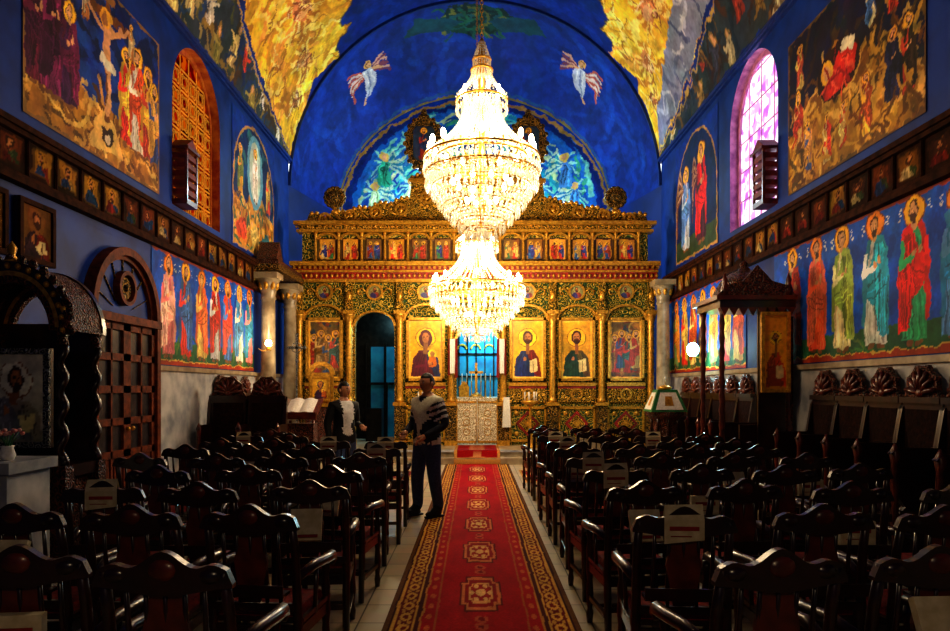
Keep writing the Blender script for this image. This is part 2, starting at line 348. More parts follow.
# painted vault
Y0=8.0; c=Cv(YE-Y0,ARC,40,(6,38,118))
def V(pts,flip): # (y, arc) -> canvas
    return [(p[0]-Y0,(ARC-p[1]) if flip else p[1]) for p in pts]
c.swirls(0,9,0,ARC,[(8,46,138),(4,26,88),(12,56,154)],140,1.6,.2,.35)
for fl in(False,True):
    reg=V([(8.0,.06),(16.75,.06),(16.9,.1),(14.2,.6),(12.2,1.25),(11,1.9),(8,2.6)],fl)
    c.poly(reg,(46,58,66)); c.clip_poly(reg)
    f=lambda y,v:V([(y,v)],fl)[0]
    pal=[(140,118,54),(76,84,44),(30,60,104),(160,144,86),(64,50,24),(20,44,90)] if not fl else [(76,50,28),(40,44,40),(106,80,42),(54,36,24),(24,44,56)]
    yy=f(8,0)[1]; c.swirls(0,9,min(yy,f(8,2.6)[1]),max(yy,f(8,2.6)[1]),pal,240,.6,.11,.8)
    for i in range(13):
        y=8.3+i*.62+random.uniform(-.1,.1); x,v=f(y,.1+.22*(i%3)); hh=random.uniform(.6,.95)*(1 if y<13 else .5)
        rc=random.choice([(170,60,40),(196,170,110),(50,90,130),(130,120,60),(200,190,170)]) if not fl else random.choice([(140,54,34),(130,108,60),(60,60,80),(170,156,124)])
        d=-1 if fl else 1; ln=random.uniform(-.2,.2)
        c.poly([(x-.17,v),(x+.17,v),(x+ln+.09,v+d*.62*hh),(x+ln-.1,v+d*.6*hh)],rc); c.line([(x-.06,v),(x+ln-.03,v+d*.5*hh)],.03,sh(rc,.6)); c.line([(x+.06,v),(x+ln+.03,v+d*.5*hh)],.03,sh(rc,1.4)); c.line([(x+ln,v+d*.45*hh),(x+ln+random.choice([-.25,.25]),v+d*.5*hh)],.06,sh(rc,1.2)); c.ell(x+ln,v+d*.72*hh,.1,.1,(196,146,50),.6); c.ell(x+ln,v+d*.71*hh,.05,.07,SK)
    c.swirls(0,9,min(yy,f(8,2.6)[1]),max(yy,f(8,2.6)[1]),pal,60,.4,.06,.7)
    c.clip=None
    c.line(reg[3:]+[reg[0]],.07,(20,70,160)); c.line(reg[2:6],.05,(180,150,76))
    yp=V([(16.9,.15),(14.2,.72),(12.2,1.4),(11,2.1),(9.5,2.9),(9,4.4),(11,4.3),(12.2,4.75),(12.9,4.3),(13.5,4.35),(13.9,3.8),(14.5,3.75),(14.9,3.35),(15.3,3.6),(15.7,3.15),(16.1,3.3),(16.5,2.8),(16.85,2.9),(16.7,2.3),(16.5,1.9),(16.8,1.6),(16.85,1.3)],fl)
    c.poly(yp,(236,186,40)); c.clip_poly(yp)
    pal=[(252,214,70),(226,172,40),(206,144,30),(252,222,104),(242,194,50),(180,116,24),(232,160,60)]
    ys=[p[1] for p in yp]; c.swirls(1,9,min(ys),max(ys),pal,320,1.1,.17,.8,4)
    for (y,v,R) in[(15.6,1.9,.45),(14.2,2.4,.6),(13.2,3.2,.5),(12,3.3,.6),(16.2,1.2,.28)]:
        x,w=f(y,v); 
        for q in range(9):
            a=2.4+q*.22; c.line([(x,w),(x+R*1.1*math.cos(a),w+R*1.1*math.sin(a))],.1,[(252,224,120),(206,140,36)][q%2],.85)
            a=-.9+q*.2; c.line([(x,w),(x+R*1.0*math.cos(a),w+R*1.0*math.sin(a))],.1,[(252,214,100),(190,120,30)][q%2],.85)
        c.ell(x,w,R*.55,R*.42,(214,134,76),.9,random.uniform(0,3)); c.ell(x+.1,w,R*.4,R*.24,(232,176,116),.9,random.uniform(0,3)); c.ell(x-.12,w+.2,R*.2,R*.2,(250,212,100)); c.ell(x-.12,w+.2,R*.12,R*.15,SK)
        c.swirls(x-R*.5,x+R*.5,w-R*.5,w+R*.5,[(130,70,30),(244,214,160),(176,104,50)],16,.35,.045,.8,4)
    c.swirls(1,9,min(ys),max(ys),[(150,96,26),(252,226,130)],110,.9,.04,.75,4)
    if fl:
        gp=V([(16.9,.2),(14.2,.75),(12.2,1.4),(10.5,2.4),(10.5,3.2),(12.6,2.2),(14.4,1.7),(16.2,1.0)],fl); c.clip=None; c.poly(gp,(130,136,160)); c.clip_poly(gp)
        ys=[p[1] for p in gp]; c.swirls(1,9,min(ys),max(ys),[(176,182,200),(100,108,140),(74,82,120),(196,196,206)],160,.7,.09,.8,3)
    c.clip=None
    c.line(yp[6:17],.06,(90,70,30),.6)
x=15.7-Y0;m0=ARC/2
c.ell(x,m0,.5,1.0,(14,60,60)); c.swirls(x-.5,x+.5,m0-.9,m0+.9,[(30,100,70),(12,40,50),(110,120,60)],60,.4,.09,.8)
c.ell(13.4-Y0,m0-1.2,.5,.55,(140,60,60)); c.ell(13.4-Y0,m0-1.2,.25,.3,(200,160,120))
patch('ceiling_vault_fresco',c,vaultP(Y0),M_fresco,1.05,warp=1.8)
# chancel splay
def splayP(u,v):
    t=u/3.0; ph=v/14.0*pi
    bul=np.sin(t*pi)*.25
    rx=4.5+(3.66-4.5)*t+bul*.6; rz=4.5+(3.2-4.5)*t+bul; zc=6.5-.2*t; y=16.9+2.1*t
    return (-rx*np.cos(ph),y,zc+rz*np.sin(ph))
c=Cv(3.0,14.0,40,(5,44,136))
c.swirls(0,3,0,14,[(8,56,160),(3,32,108),(12,68,176)],140,1.2,.2,.35)
for v0,d in((3.95,1),(10.05,-1)):
    cx=1.4; P=lambda a,bb:(cx-bb,v0+d*a)
    for w in range(7): c.line([P(-.08,.08),P(-.4-.04*w,.42-.09*w),P(-.62-.02*w,.42-.13*w)],.07,[(170,80,66),(206,186,180)][w%2])
    for w in range(6): c.line([P(.12,.1),P(.45,.34-.09*w),P(.6,.36-.12*w)],.07,[(200,150,130),(120,60,80)][w%2])
    c.poly([P(-.15,.2),P(.15,.22),P(.22,-.1),P(.1,-.3),P(-.1,-.5),P(-.4,-.6),P(-.3,-.4),P(-.2,-.1)],(186,190,210)); c.line([P(0,.12),P(-.08,-.3),P(-.3,-.55)],.05,(120,130,170)); c.line([P(.1,.1),P(.05,-.25)],.05,(225,225,230)); c.line([P(-.1,.15),P(-.12,-.2)],.04,(225,225,230))
    c.ell(*P(.05,.34),.13,.13,(206,160,84)); c.ell(*P(.05,.34),.09,.085,(90,50,30)); c.ell(*P(.06,.33),.065,.065,SK)
    c.line([P(.12,.15),P(.4,.02)],.07,SK); c.line([P(-.35,-.56),P(-.48,-.66)],.06,SK)
c.ell(.75,7,.55,.9,(14,60,54)); c.swirls(.3,1.2,6.2,7.8,[(26,90,70),(10,40,40),(100,104,50),(20,76,86)],70,.4,.08,.8)
for k in(-1,1): c.poly([(.8,7+k*.3),(.4,7+k*1.5),(.9,7+k*1.9),(1.15,7+k*.7)],(12,64,84)); 
c.rect(2.9,3,0,14,(110,92,50)); c.rect(2.8,2.88,0,14,(24,70,130))
patch('chancel_arch_fresco',c,splayP,M_fresco,1.0,mot=.4)
b=MB()
for s in(-1,1): b.add([(s*4.5,16.9,0),(s*3.66,19,0),(s*3.66,19,6.3),(s*4.5,16.9,6.5)],[(0,1,2,3)],0)
b.obj('wall_chancel_sides',[M_vault])
b=MB(); b.box(-4.9,4.9,19.03,19.15,0,10,0); b.obj('wall_east',[mat('sanctuary_blue_plaster',(20,60,110),(10,36,76),.7,scale=2)])
b=MB(); b.arch(0,6.5,4.44,4.5,'y',16.86,16.92,0,n=48); b.obj('trim_chancel_arch',[mat('navy_trim',(8,40,110),(4,28,80),.5)])
# lunette
c=Cv(7.4,3.3,56,(6,60,160)); cx=3.7
for i,(R,cc) in enumerate([(3.6,(6,44,130)),(3.35,(24,104,200)),(3.1,(10,66,156)),(2.0,(24,104,190)),(1.5,(70,156,196)),(1.1,(140,194,200)),(.7,(220,200,110))]): c.ell(cx,0,R,R*.88,cc)
for s in(-1,1):
    pal=[(66,196,196),(24,140,170),(130,220,196),(12,92,170),(66,166,124),(196,216,164),(40,116,200)]
    for k in range(150):
        R=random.uniform(1.3,3.25); a=random.uniform(.02,1.35); ln=random.uniform(.15,.35); dr=random.uniform(-.3,.3)
        pts=[(cx+s*(R+dr*t)*math.cos(a+ln*t),.88*(R+dr*t)*math.sin(a+ln*t)) for t in np.linspace(0,1,6)]
        c.line(pts,random.uniform(.05,.12),random.choice(pal),.8)
    for (R,a,hh) in((2.75,.18,1.0),(2.8,.5,1.05),(2.65,.86,1.0),(1.9,.42,.8),(1.9,.95,.75)):
        x=cx+s*R*math.cos(a); y=R*.88*math.sin(a)-.25; rc=random.choice([(100,206,190),(176,214,164),(66,136,206),(44,164,136)])
        for w in range(7): c.line([(x,y+.5*hh),(x-s*(.25+.05*w),y+(.85-.12*w)*hh),(x-s*(.45+.03*w),y+(.6-.16*w)*hh)],.06,[(196,220,196),(20,120,164)][w%2],.85)
        for w in range(6): c.line([(x,y+.5*hh),(x+s*(.2+.04*w),y+(.8-.14*w)*hh)],.06,[(154,220,206),(26,92,170)][w%2],.85)
        c.poly([(x-.2,y-.1),(x+.2,y-.08),(x+.09,y+.55*hh),(x-.09,y+.55*hh)],rc)
        for q in(-.1,0,.1): c.line([(x+q,y-.05),(x+q*.4,y+.5*hh)],.03,sh(rc,random.choice([.55,1.3])))
        c.ell(x,y+.66*hh,.12,.12,(216,186,90)); c.ell(x,y+.66*hh,.06,.08,SK)
for R,cc in((3.62,(170,130,70)),(3.5,(10,40,110))):
    pts=[(cx+R*math.cos(a),R*.865*math.sin(a)) for a in np.linspace(0,pi,60)]; c.line(pts,.08,cc)
patch('lunette_angel_fresco',c,vflat(-3.7,18.98,6.25,c),M_fresco,1.05,warp=1.6)
# trims on the walls
for s,nm in((-1,'left'),(1,'right')):
    b=MB()
    x0,x1=sorted((s*4.5,s*4.4)); b.box(x0,x1,YB,16.88,7.06,7.12,0); x0,x1=sorted((s*4.5,s*4.44)); b.box(x0,x1,YB,16.88,7.02,7.06,0)
    b.obj('trim_vault_spring_'+nm,[mat('trim_blue_'+nm,(6,46,130),(4,34,104),.5)])
    b=MB(); x0,x1=sorted((s*4.499,s*4.46)); segs=[(9.75,16.85)] if s<0 else [(YB,16.85)]
    for a,e in segs:
        b.box(x0,x1,a,e,0,1.86,0); x2,x3=sorted((s*4.499,s*4.42)); b.box(x2,x3,a,e,1.86,1.93,1)
    b.obj('trim_marble_dado_'+nm,[M_marble,M_marbled])
# ---- wooden icon cornice
M_corn=mat('dark_cornice_wood',(66,32,14),(36,16,7),.85,scale=8,bump=.2,spec=.1)
def cornice(s,nm):
    b=MB(); y0,y1=(3.2,16.3)
    def bx(d,z0,z1,m,a=y0,e=y1):
        x0,x1=sorted((s*4.5,s*(4.5-d))); b.box(x0,x1,a,e,z0,z1,m)
    bx(.05,3.62,4.18,0); bx(.14,4.12,4.18,0); bx(.11,4.07,4.12,0); bx(.11,3.6,3.66,0); bx(.09,3.66,3.7,0)
    n=int((y1-y0)/.46); st=(y1-y0)/n
    for i in range(n+1):
        y=y0+i*st; x=s*4.43
        b.box(min(x,s*4.46),max(x,s*4.46),y-.02,y+.02,3.7,4.07,0); b.lathe(x,y,[(.018,3.7),(.012,3.73),(.015,3.88),(.012,4.02),(.018,4.07)],0,8)
    b.obj('icon_cornice_'+nm,[M_corn])
    c=Cv(y1-y0,.34,56,(44,22,10))
    for i in range(n):
        cxx=(i+.5)*st; bg=random.choice([(150,104,36),(110,70,26),(60,32,16),(136,96,40),(96,46,20)])
        c.rect(cxx-.17,cxx+.17,.02,.33,sh(bg,.6))
        bust(c,cxx,.04,.29,.27,random.choice([(120,36,24),(24,50,80),(130,100,50),(50,60,34)]),random.choice([(86,26,20),(30,46,80),(150,130,90)]),bg=bg,book=False)
    patch('cornice_icon_row_'+nm,c,(lwall(y0,3.72,.055) if s<0 else rwall(y1,3.72,.055)),M_corni,1.1)
cornice(-1,'left');cornice(1,'right')
# ---- lower saints
def saints_panel(name,s,y0,y1,z0,z1,ylist,cols,h,res=60):
    w=y1-y0; c=Cv(w,z1-z0,res,(12,80,172))
    c.swirls(0,w,.3,z1-z0,[(18,96,194),(6,60,142)],60,.6,.12,.4)
    c.rect(0,w,0,.34,(34,84,54)); c.swirls(0,w,0,.34,[(60,116,58),(20,64,52),(94,122,62)],40,.3,.05,.7); c.rect(0,w,0,.06,(146,52,24)); c.rect(0,w,.06,.08,(206,170,84))
    c.rect(0,w,z1-z0-.03,z1-z0,(140,56,30))
    for i,y in enumerate(ylist):
        x=(y-y0) if s<0 else (y1-y); r,k=cols[i%len(cols)]
        saint(c,x,.1,h,r,k,beard=(i%3!=2),halo=(236,168,44) if i%2 else (228,132,42))
        for k in range(4): 
            for t in(-1,1): c.line([(x+t*(.2+.03*(k%2)),h*.98-.03*k),(x+t*(.23+.03*(k%2)),h*.98-.03*k)],.014,(215,215,205))
    return patch(name,c,(lwall(y0,z0) if s<0 else rwall(y1,z0)),M_fresco,1.18)
colsL=[((186,104,104),(218,160,144)),((186,54,42),(66,104,160)),((200,164,92),(210,108,60)),((200,200,200),(186,54,42)),((72,114,176),(210,80,60)),((210,200,184),(70,132,180)),((204,120,120),(60,124,156))]
saints_panel('saints_fresco_left',-1,9.72,14.2,1.95,3.6,[10.25,10.87,11.5,12.1,12.72,13.34,13.92],colsL,1.52,72)
colsR=[((76,114,156),(48,136,180)),((66,132,166),(166,66,66)),((76,120,166),(44,136,186)),((48,146,100),(210,28,24)),((214,220,214),(48,148,176)),((230,216,160),(164,186,90)),((226,92,58),(224,120,90)),((130,120,80),(190,66,40))]
saints_panel('saints_fresco_right',1,4.6,10.5,1.95,3.6,[5.1,5.8,6.5,7.16,7.86,8.56,9.2,9.9],colsR,1.56,74)
saints_panel('saints_fresco_right.001',1,11.6,16.2,1.95,3.6,[11.95,12.55,13.2,13.8,14.4,15.0,15.6],[((226,196,120),(196,88,48)),((196,54,36),(216,176,90)),((124,150,90),(210,134,58)),((196,156,90),(98,58,54))],1.5,60)
# ---- crucifixion
c=Cv(3.0,2.13,76,(12,34,92))
c.swirls(0,3,.8,2.13,[(16,50,134),(8,24,66),(28,68,148)],80,.8,.15,.5)
c.poly([(0,0),(3,0),(3,.6),(2.6,.5),(2.1,.78),(1.9,.62),(1.55,.7),(1.2,.6),(.8,.75),(.4,.62),(0,.8)],(166,114,42)); c.swirls(0,3,0,.65,[(206,156,72),(120,78,26),(226,184,100),(80,50,22)],120,.4,.06,.75)
c.poly([(1.2,.1),(2.0,.15),(1.8,.5),(1.5,.62),(1.3,.4)],(216,174,96)); c.ell(1.6,.32,.16,.12,(50,28,14)); c.ell(1.6,.3,.08,.07,(210,190,160))
for (x,h,r,k) in[(.22,1.35,(90,26,54),(64,20,48)),(.5,1.45,(114,38,80),(54,18,46)),(.78,1.2,(58,26,64),(106,32,74)),(2.1,1.3,(200,50,36),(214,170,62)),(2.38,1.42,(214,204,184),(204,80,40)),(2.68,1.3,(166,58,40),(214,160,58)),(2.88,1.15,(56,68,114),(196,148,72))]:
    saint(c,x,.35,h,r,k,lean=.03 if x<1 else -.03,beard=x>1)
c.rect(1.55,1.66,.5,2.1,(110,64,26)); c.poly([(1.0,1.68),(2.2,1.78),(2.2,1.9),(1.0,1.8)],(110,64,26)); c.rect(1.45,1.76,1.97,2.05,(130,84,44))
c.line([(1.08,1.8),(1.4,1.62),(1.6,1.6),(1.82,1.66),(2.12,1.86)],.07,SK); c.line([(1.6,1.62),(1.58,1.2)],.17,SK); c.line([(1.6,1.2),(1.67,.9),(1.6,.62)],.11,SK); c.line([(1.5,1.22),(1.7,1.18)],.16,(210,202,182)); c.ell(1.56,1.75,.12,.12,(214,160,54)); c.ell(1.55,1.73,.06,.08,(150,100,60))
for x in(1.12,2.2): saint(c,x,1.5,.5,(180,120,66),(170,154,120))
c.frame((130,96,54),.03)
patch('crucifixion_fresco',c,lwall(6.95,4.36),M_fresco,warp=1.5)
# ---- nativity
c=Cv(3.06,2.13,76,(28,26,44))
c.swirls(0,3.06,0,2.13,[(52,36,26),(16,24,56),(68,48,26),(20,34,44)],120,.6,.12,.6)
c.poly([(0,0),(3.06,0),(3.06,.5),(2.5,.7),(2.2,1.1),(1.8,1.25),(1.3,1.6),(.9,1.3),(.5,1.0),(.2,.8),(0,.9)],(150,106,38)); c.swirls(0,3,0,1.2,[(190,146,62),(110,70,26),(72,54,26),(206,164,84)],180,.45,.07,.7)
c.ell(1.35,1.2,.52,.34,(40,22,18)); c.ell(1.4,1.15,.42,.2,(186,40,24),1,.35); c.ell(1.1,1.28,.14,.14,(226,170,60)); c.ell(1.1,1.27,.07,.08,SK); c.ell(1.6,1.42,.16,.08,(220,210,180)); c.swirls(1.1,1.7,1.0,1.3,[(130,20,16),(220,90,60)],16,.25,.04,.8)
for (x,y,h,r,k) in[(.3,.55,.8,(180,144,84),(156,56,36)),(.6,.15,.75,(54,74,124),(190,136,72)),(1.1,.12,.65,(190,170,114),(180,56,36)),(1.5,.2,.6,(172,68,36),(200,166,100)),(2.0,.15,.75,(206,156,60),(144,68,36)),(2.5,.3,.85,(36,36,64),(24,30,56)),(2.78,.3,.85,(156,56,36),(48,36,24)),(.35,1.35,.65,(180,156,92),(172,78,60)),(2.1,1.35,.65,(190,180,140),(60,90,132)),(2.5,1.3,.65,(164,56,36),(190,144,78))]:
    saint(c,x,y,h,r,k,halo=(214,160,56))
c.swirls(0,3,0,.5,[(190,144,56),(90,56,20)],30,.3,.05,.8)
c.frame((100,74,40),.03)
patch('nativity_fresco',c,rwall(10.03,4.36),M_fresco,warp=1.8)
# ---- arched side panels
for s,nm in((-1,'transfiguration_fresco'),(1,'annunciation_fresco')):
    w,h=2.7,2.6; c=Cv(w,h,62,(5,52,142)); R=w/2-.05
    out=[(.05,.05),(w-.05,.05),(w-.05,h-R)]+[(w/2+R*math.cos(a),h-.05-R+R*math.sin(a)) for a in np.linspace(0,pi,24)]+[(.05,h-R)]
    c.poly(out,(14,40,88)); c.clip_poly(out)
    if s<0:
        c.swirls(0,w,0,h,[(20,74,130),(12,38,84),(56,112,118)],60,.5,.12,.5)
        c.poly([(0,0),(w,0),(w,.9),(2.1,1.0),(1.7,1.35),(1.1,1.3),(.7,.8),(0,1.0)],(184,134,52)); c.swirls(0,w,0,1.1,[(216,174,84),(124,84,30),(50,94,78),(196,120,52)],150,.35,.06,.75)
        c.ell(w/2,1.7,.5,.75,(104,158,186)); c.ell(w/2,1.7,.36,.62,(190,210,200)); saint(c,w/2,1.1,1.1,(244,240,226),(230,224,210))
        saint(c,.45,1.05,.95,(196,144,50),(104,120,66)); saint(c,2.25,1.05,.95,(186,66,44),(196,160,80))
        for x,r in((.5,(196,78,44)),(1.35,(196,170,98)),(2.1,(60,114,132))): c.ell(x,.4,.3,.2,r); c.swirls(x-.3,x+.3,.25,.55,[sh(r,.6),sh(r,1.3)],12,.25,.04); c.ell(x-.2,.6,.1,.1,(220,170,60)); c.ell(x-.2,.6,.05,.06,SK)
    else:
        c.rect(0,w,0,.5,(54,72,48)); saint(c,.75,.2,1.85,(190,200,222),(90,126,190),beard=False); saint(c,1.75,.2,2.05,(60,26,40),(196,28,22),beard=False)
        for q in range(8): c.line([(.55,1.55),(.3-.02*q,2.1-.12*q),(.12,1.9-.18*q)],.06,[(190,154,124),(120,76,56)][q%2]); c.line([(1.5,1.6),(1.3,2.05-.1*q),(1.2,1.8-.15*q)],.06,[(170,130,104),(92,38,44)][q%2])
    c.clip=None; c.line(out+[out[0]],.05,(170,134,76))
    y0,y1=12.95,15.65
    patch(nm,c,(lwall(y0,4.3) if s<0 else rwall(y1,4.3)),M_fresco)
def framed_icon(name,w,h,P,loc,rz,robe,cloak,fr=None,**k):
    b=MB(); t=.05
    b.box(-w/2-t,w/2+t,0,.04,-t,h+t,0); b.box(-w/2-t,-w/2,-.03,0,-t,h+t,1);b.box(w/2,w/2+t,-.03,0,-t,h+t,1);b.box(-w/2,w/2,-.03,0,h,h+t,1);b.box(-w/2,w/2,-.03,0,-t,0,1)
    o=b.obj(name,[M_wood,fr or M_woodc],loc,rz)
    c=Cv(w,h,70,(200,150,50)); bust(c,w/2,0,w,h,robe,cloak,**k)
    p=patch(name+'_painting',c,lambda u,v:(u-w/2,np.full_like(u,-.006),v),M_iconp if fr is not M_corn else M_corni); p.parent=o
    return o
for i,y in enumerate((6.35,7.1)):
    framed_icon('framed_wall_icon' ,.48,.52,None,(-4.45,y,2.92),pi/2,(100,34,24),(50,32,40),fr=M_corn,bg=(110,74,34))
# ---- windows
def window(s,nm):
    b=MB(); x=s*4.655; a=x-.005; e=x+.005
    b.box(a-.015,e+.015,WY0,WY1,WZ0,WZ0+.07,0); b.box(a-.015,e+.015,WY0,WY0+.07,WZ0,WS,0); b.box(a-.015,e+.015,WY1-.07,WY1,WZ0,WS,0)
    b.arch(WC,WS,WR-.09,WR,'x',a-.015,e+.015,0)
    t=.014 if s<0 else .01; nb=6 if s<0 else 4
    for i in range(1,nb):
        y=WY0+i*(WY1-WY0)/nb; zt=WS+math.sqrt(max(0,WR**2-(y-WC)**2)); b.box(a,e,y-t,y+t,WZ0,zt,2)
    st=.33 if s<0 else .5; z=WZ0+st
    while z<WS+.85:
        hw=WR if z<WS else math.sqrt(WR**2-(z-WS)**2); b.box(a,e,WC-hw,WC+hw,z-t,z+t,2)
        if s<0:
            for i in range(nb):
                yc=WY0+(i+.5)*(WY1-WY0)/nb
                if abs(yc-WC)<hw-.12:
                    b.arch(yc,z-st/2,.075,.11,'x',a,e,2,0,2*pi,10)
                    for q in range(4): 
                        an=pi/4+q*pi/2; b.arch(yc+.11*math.cos(an),z-st/2+.11*math.sin(an),.025,.048,'x',a,e,2,0,2*pi,6)
        z+=st
    n=24; pts=[(WY0,WZ0)]+[(WC+WR*math.cos(pi-pi*i/n),WS+WR*math.sin(pi*i/n)) for i in range(n+1)]+[(WY1,WZ0)]
    b.prism(pts,'x',s*4.68,s*4.69,1)
    m=bpy.data.materials.new('stained_glass_'+nm); m.use_nodes=True; nt=m.node_tree; nt.nodes.clear()
    o=nt.nodes.new('ShaderNodeOutputMaterial'); tr=nt.nodes.new('ShaderNodeBsdfTranslucent'); tc=nt.nodes.new('ShaderNodeTexCoord')
    v=nt.nodes.new('ShaderNodeTexVoronoi'); v.inputs['Scale'].default_value=9; r=nt.nodes.new('ShaderNodeValToRGB'); r.color_ramp.interpolation='CONSTANT'
    cs=[(0,(130,26,8)),(.35,(170,64,14)),(.6,(190,120,36)),(.85,(96,14,6))] if s<0 else [(0,(255,246,250)),(.35,(250,222,242)),(.65,(240,184,226)),(.88,(206,150,220))]
    el=r.color_ramp.elements; el[0].color=L(*cs[0][1]); el[1].position=cs[1][0]; el[1].color=L(*cs[1][1])
    for p,cc in cs[2:]:
        q=el.new(p); q.color=L(*cc)
    sx=nt.nodes.new('ShaderNodeSeparateColor')
    nt.links.new(tc.outputs['Object'],v.inputs['Vector']); nt.links.new(v.outputs['Color'],sx.inputs[0]); nt.links.new(sx.outputs[0],r.inputs['Fac'])
    nt.links.new(r.outputs['Color'],tr.inputs['Color']); nt.links.new(tr.outputs[0],o.inputs['Surface'])
    # back-lit carved lattice: part diffuse, part translucent
    ml=bpy.data.materials.new('window_lattice_'+nm); ml.use_nodes=True; nt=ml.node_tree; nt.nodes.clear()
    o=nt.nodes.new('ShaderNodeOutputMaterial'); d=nt.nodes.new('ShaderNodeBsdfDiffuse'); tr=nt.nodes.new('ShaderNodeBsdfTranslucent'); mx=nt.nodes.new('ShaderNodeMixShader'); mx.inputs[0].default_value=.5
    cc=L(250,206,90) if s<0 else L(220,160,190); d.inputs['Color'].default_value=cc; tr.inputs['Color'].default_value=cc
    nt.links.new(d.outputs[0],mx.inputs[1]);nt.links.new(tr.outputs[0],mx.inputs[2]);nt.links.new(mx.outputs[0],o.inputs['Surface'])
    b.obj('window_'+nm,[mat('window_frame_'+nm,(190,110,30),(150,50,14),.5) if s<0 else mat('window_frame_'+nm,(200,130,170),(160,90,140),.5),m,ml])
    b=MB(); x0,x1=sorted((s*4.3,s*4.56)); ya,yb=10.46,10.86
    b.box(x0,x1,ya,yb,WZ0+.02,WZ0+.1,0)
    for yy in(ya,yb-.04):
        for xx in(x0,x1-.04): b.box(xx,xx+.04,yy,yy+.04,WZ0+.1,WZ0+.84,0)
    for k in range(5): b.box(x0+.01,x1-.01,ya+.01,yb-.01,WZ0+.17+k*.135,WZ0+.25+k*.135,1)
    b.box(x0-.03,x1+.03,ya-.03,yb+.03,WZ0+.84,WZ0+.88,0); b.prism([(ya-.02,WZ0+.88),(yb+.02,WZ0+.88),((ya+yb)/2,WZ0+1.04)],'x',x0,x1,1)
    b.obj('wooden_lattice_lantern',[M_woodr,M_redw])
M_redw=mat('red_painted_wood',(120,30,16),(80,16,9),.6,scale=10)
window(-1,'1');window(1,'2')
# ---- arched double door left
b=MB(); yc,hw=8.86,.76
x=-4.5
b.box(x,x+.14,yc-hw-.1,yc-hw,0,2.5,0); b.box(x,x+.14,yc+hw,yc+hw+.1,0,2.5,0); b.box(x,x+.16,yc-hw-.1,yc+hw+.1,2.42,2.52,0)
b.arch(yc,2.52,hw,hw+.1,'x',x,x+.14,0); b.arch(yc,2.52,hw*.93,hw,'x',x,x+.08,0)
b.prism([(yc+hw*math.cos(a),2.52+hw*math.sin(a)) for a in np.linspace(0,pi,20)],'x',x+.01,x+.03,2)
b.arch(yc,2.87,.17,.22,'x',x+.03,x+.12,0,0,2*pi,24); b.arch(yc,2.87,.05,.14,'x',x+.03,x+.08,5,0,2*pi,20)
for a in np.linspace(.0,pi,9): 
    b.prism([(yc+.26*math.cos(a)-.008,2.55+.2*math.sin(a)),(yc+.26*math.cos(a)+.008,2.55+.2*math.sin(a)),(yc+.72*math.cos(a)+.008,2.53+.72*math.sin(a)),(yc+.72*math.cos(a)-.008,2.53+.72*math.sin(a))],'x',x+.02,x+.05,5)
for s in(-1,1):
    a=yc if s>0 else yc-hw; e=a+hw
    b.box(x+.03,x+.06,a,e,0,2.42,4)
    for q in(a,e-.09,(a+e)/2-.02): b.box(x+.06,x+.1,q,q+(.09 if q!=(a+e)/2-.02 else .04),0,2.42,1)
    for z in(0,.75,1.15,1.55,1.95,2.33): b.box(x+.06,x+.1,a,e,z,z+.09,1)
    b.box(x+.06,x+.08,a,e,0,.8,1)
    for yy in((a+.09+a+hw/2-.02)/2,(a+hw/2+.02+e-.09)/2): b.box(x+.08,x+.1,yy-.09,yy+.09,.2,.65,0)
b.sph((x+.14,yc-.06,1.1),.03,3);b.sph((x+.14,yc+.06,1.1),.03,3)
M_doorw=mat('door_brown_wood',(120,52,20),(72,28,10),.65,scale=10,bump=.15,spec=.2)
b.obj('door_1',[M_doorw,M_doorw,M_wall,M_gold,mat('door_glass',(60,56,60),(34,30,36),.3),M_dkgold])
# ---- solea
b=MB(); b.prism([(-4.44,15.0),(4.44,15.0),(4.44,16.8),(3.62,18.9),(-3.62,18.9),(-4.44,16.8)],'z',0,.27,0); b.box(-1.6,1.7,14.7,15.0,0,.135,0); b.box(-4.44,4.44,14.97,15.02,.24,.28,1); b.obj('solea_platform_step',[M_marbled,M_marble])
# ------------------------------------------------------------------ iconostasis
YI=16.45; cols=[-4.11,-2.94,-1.76,-.56,.66,1.81,2.96,4.11]; b=MB(); G,GC,GR,DK,RD,GD=0,1,2,3,4,5
z0=.27
doors=(1,3)
for x in cols:
    b.box(x-.15,x+.15,YI-.2,YI+.1,z0,z0+.12,G); b.box(x-.12,x+.12,YI-.16,YI+.1,z0+.12,1.2,DK); b.box(x-.15,x+.15,YI-.2,YI+.1,1.2,1.28,G)
    pr=[(.1,1.28),(.1,1.34),(.075,1.38)]
    for i in range(11): pr+= [(.085,1.42+i*.15),(.068,1.49+i*.15)]
    pr+=[(.09,3.06),(.07,3.1),(.12,3.3),(.14,3.34)]
    b.lathe(x,YI-.08,pr,GD,14)
    b.box(x-.13,x+.13,YI-.2,YI+.08,3.34,3.42,G); b.box(x-.08,x+.08,YI-.14,YI+.08,3.42,4.1,GC)
    b.sph((x,YI-.15,3.75),(.07,.05,.12),G,10,8)
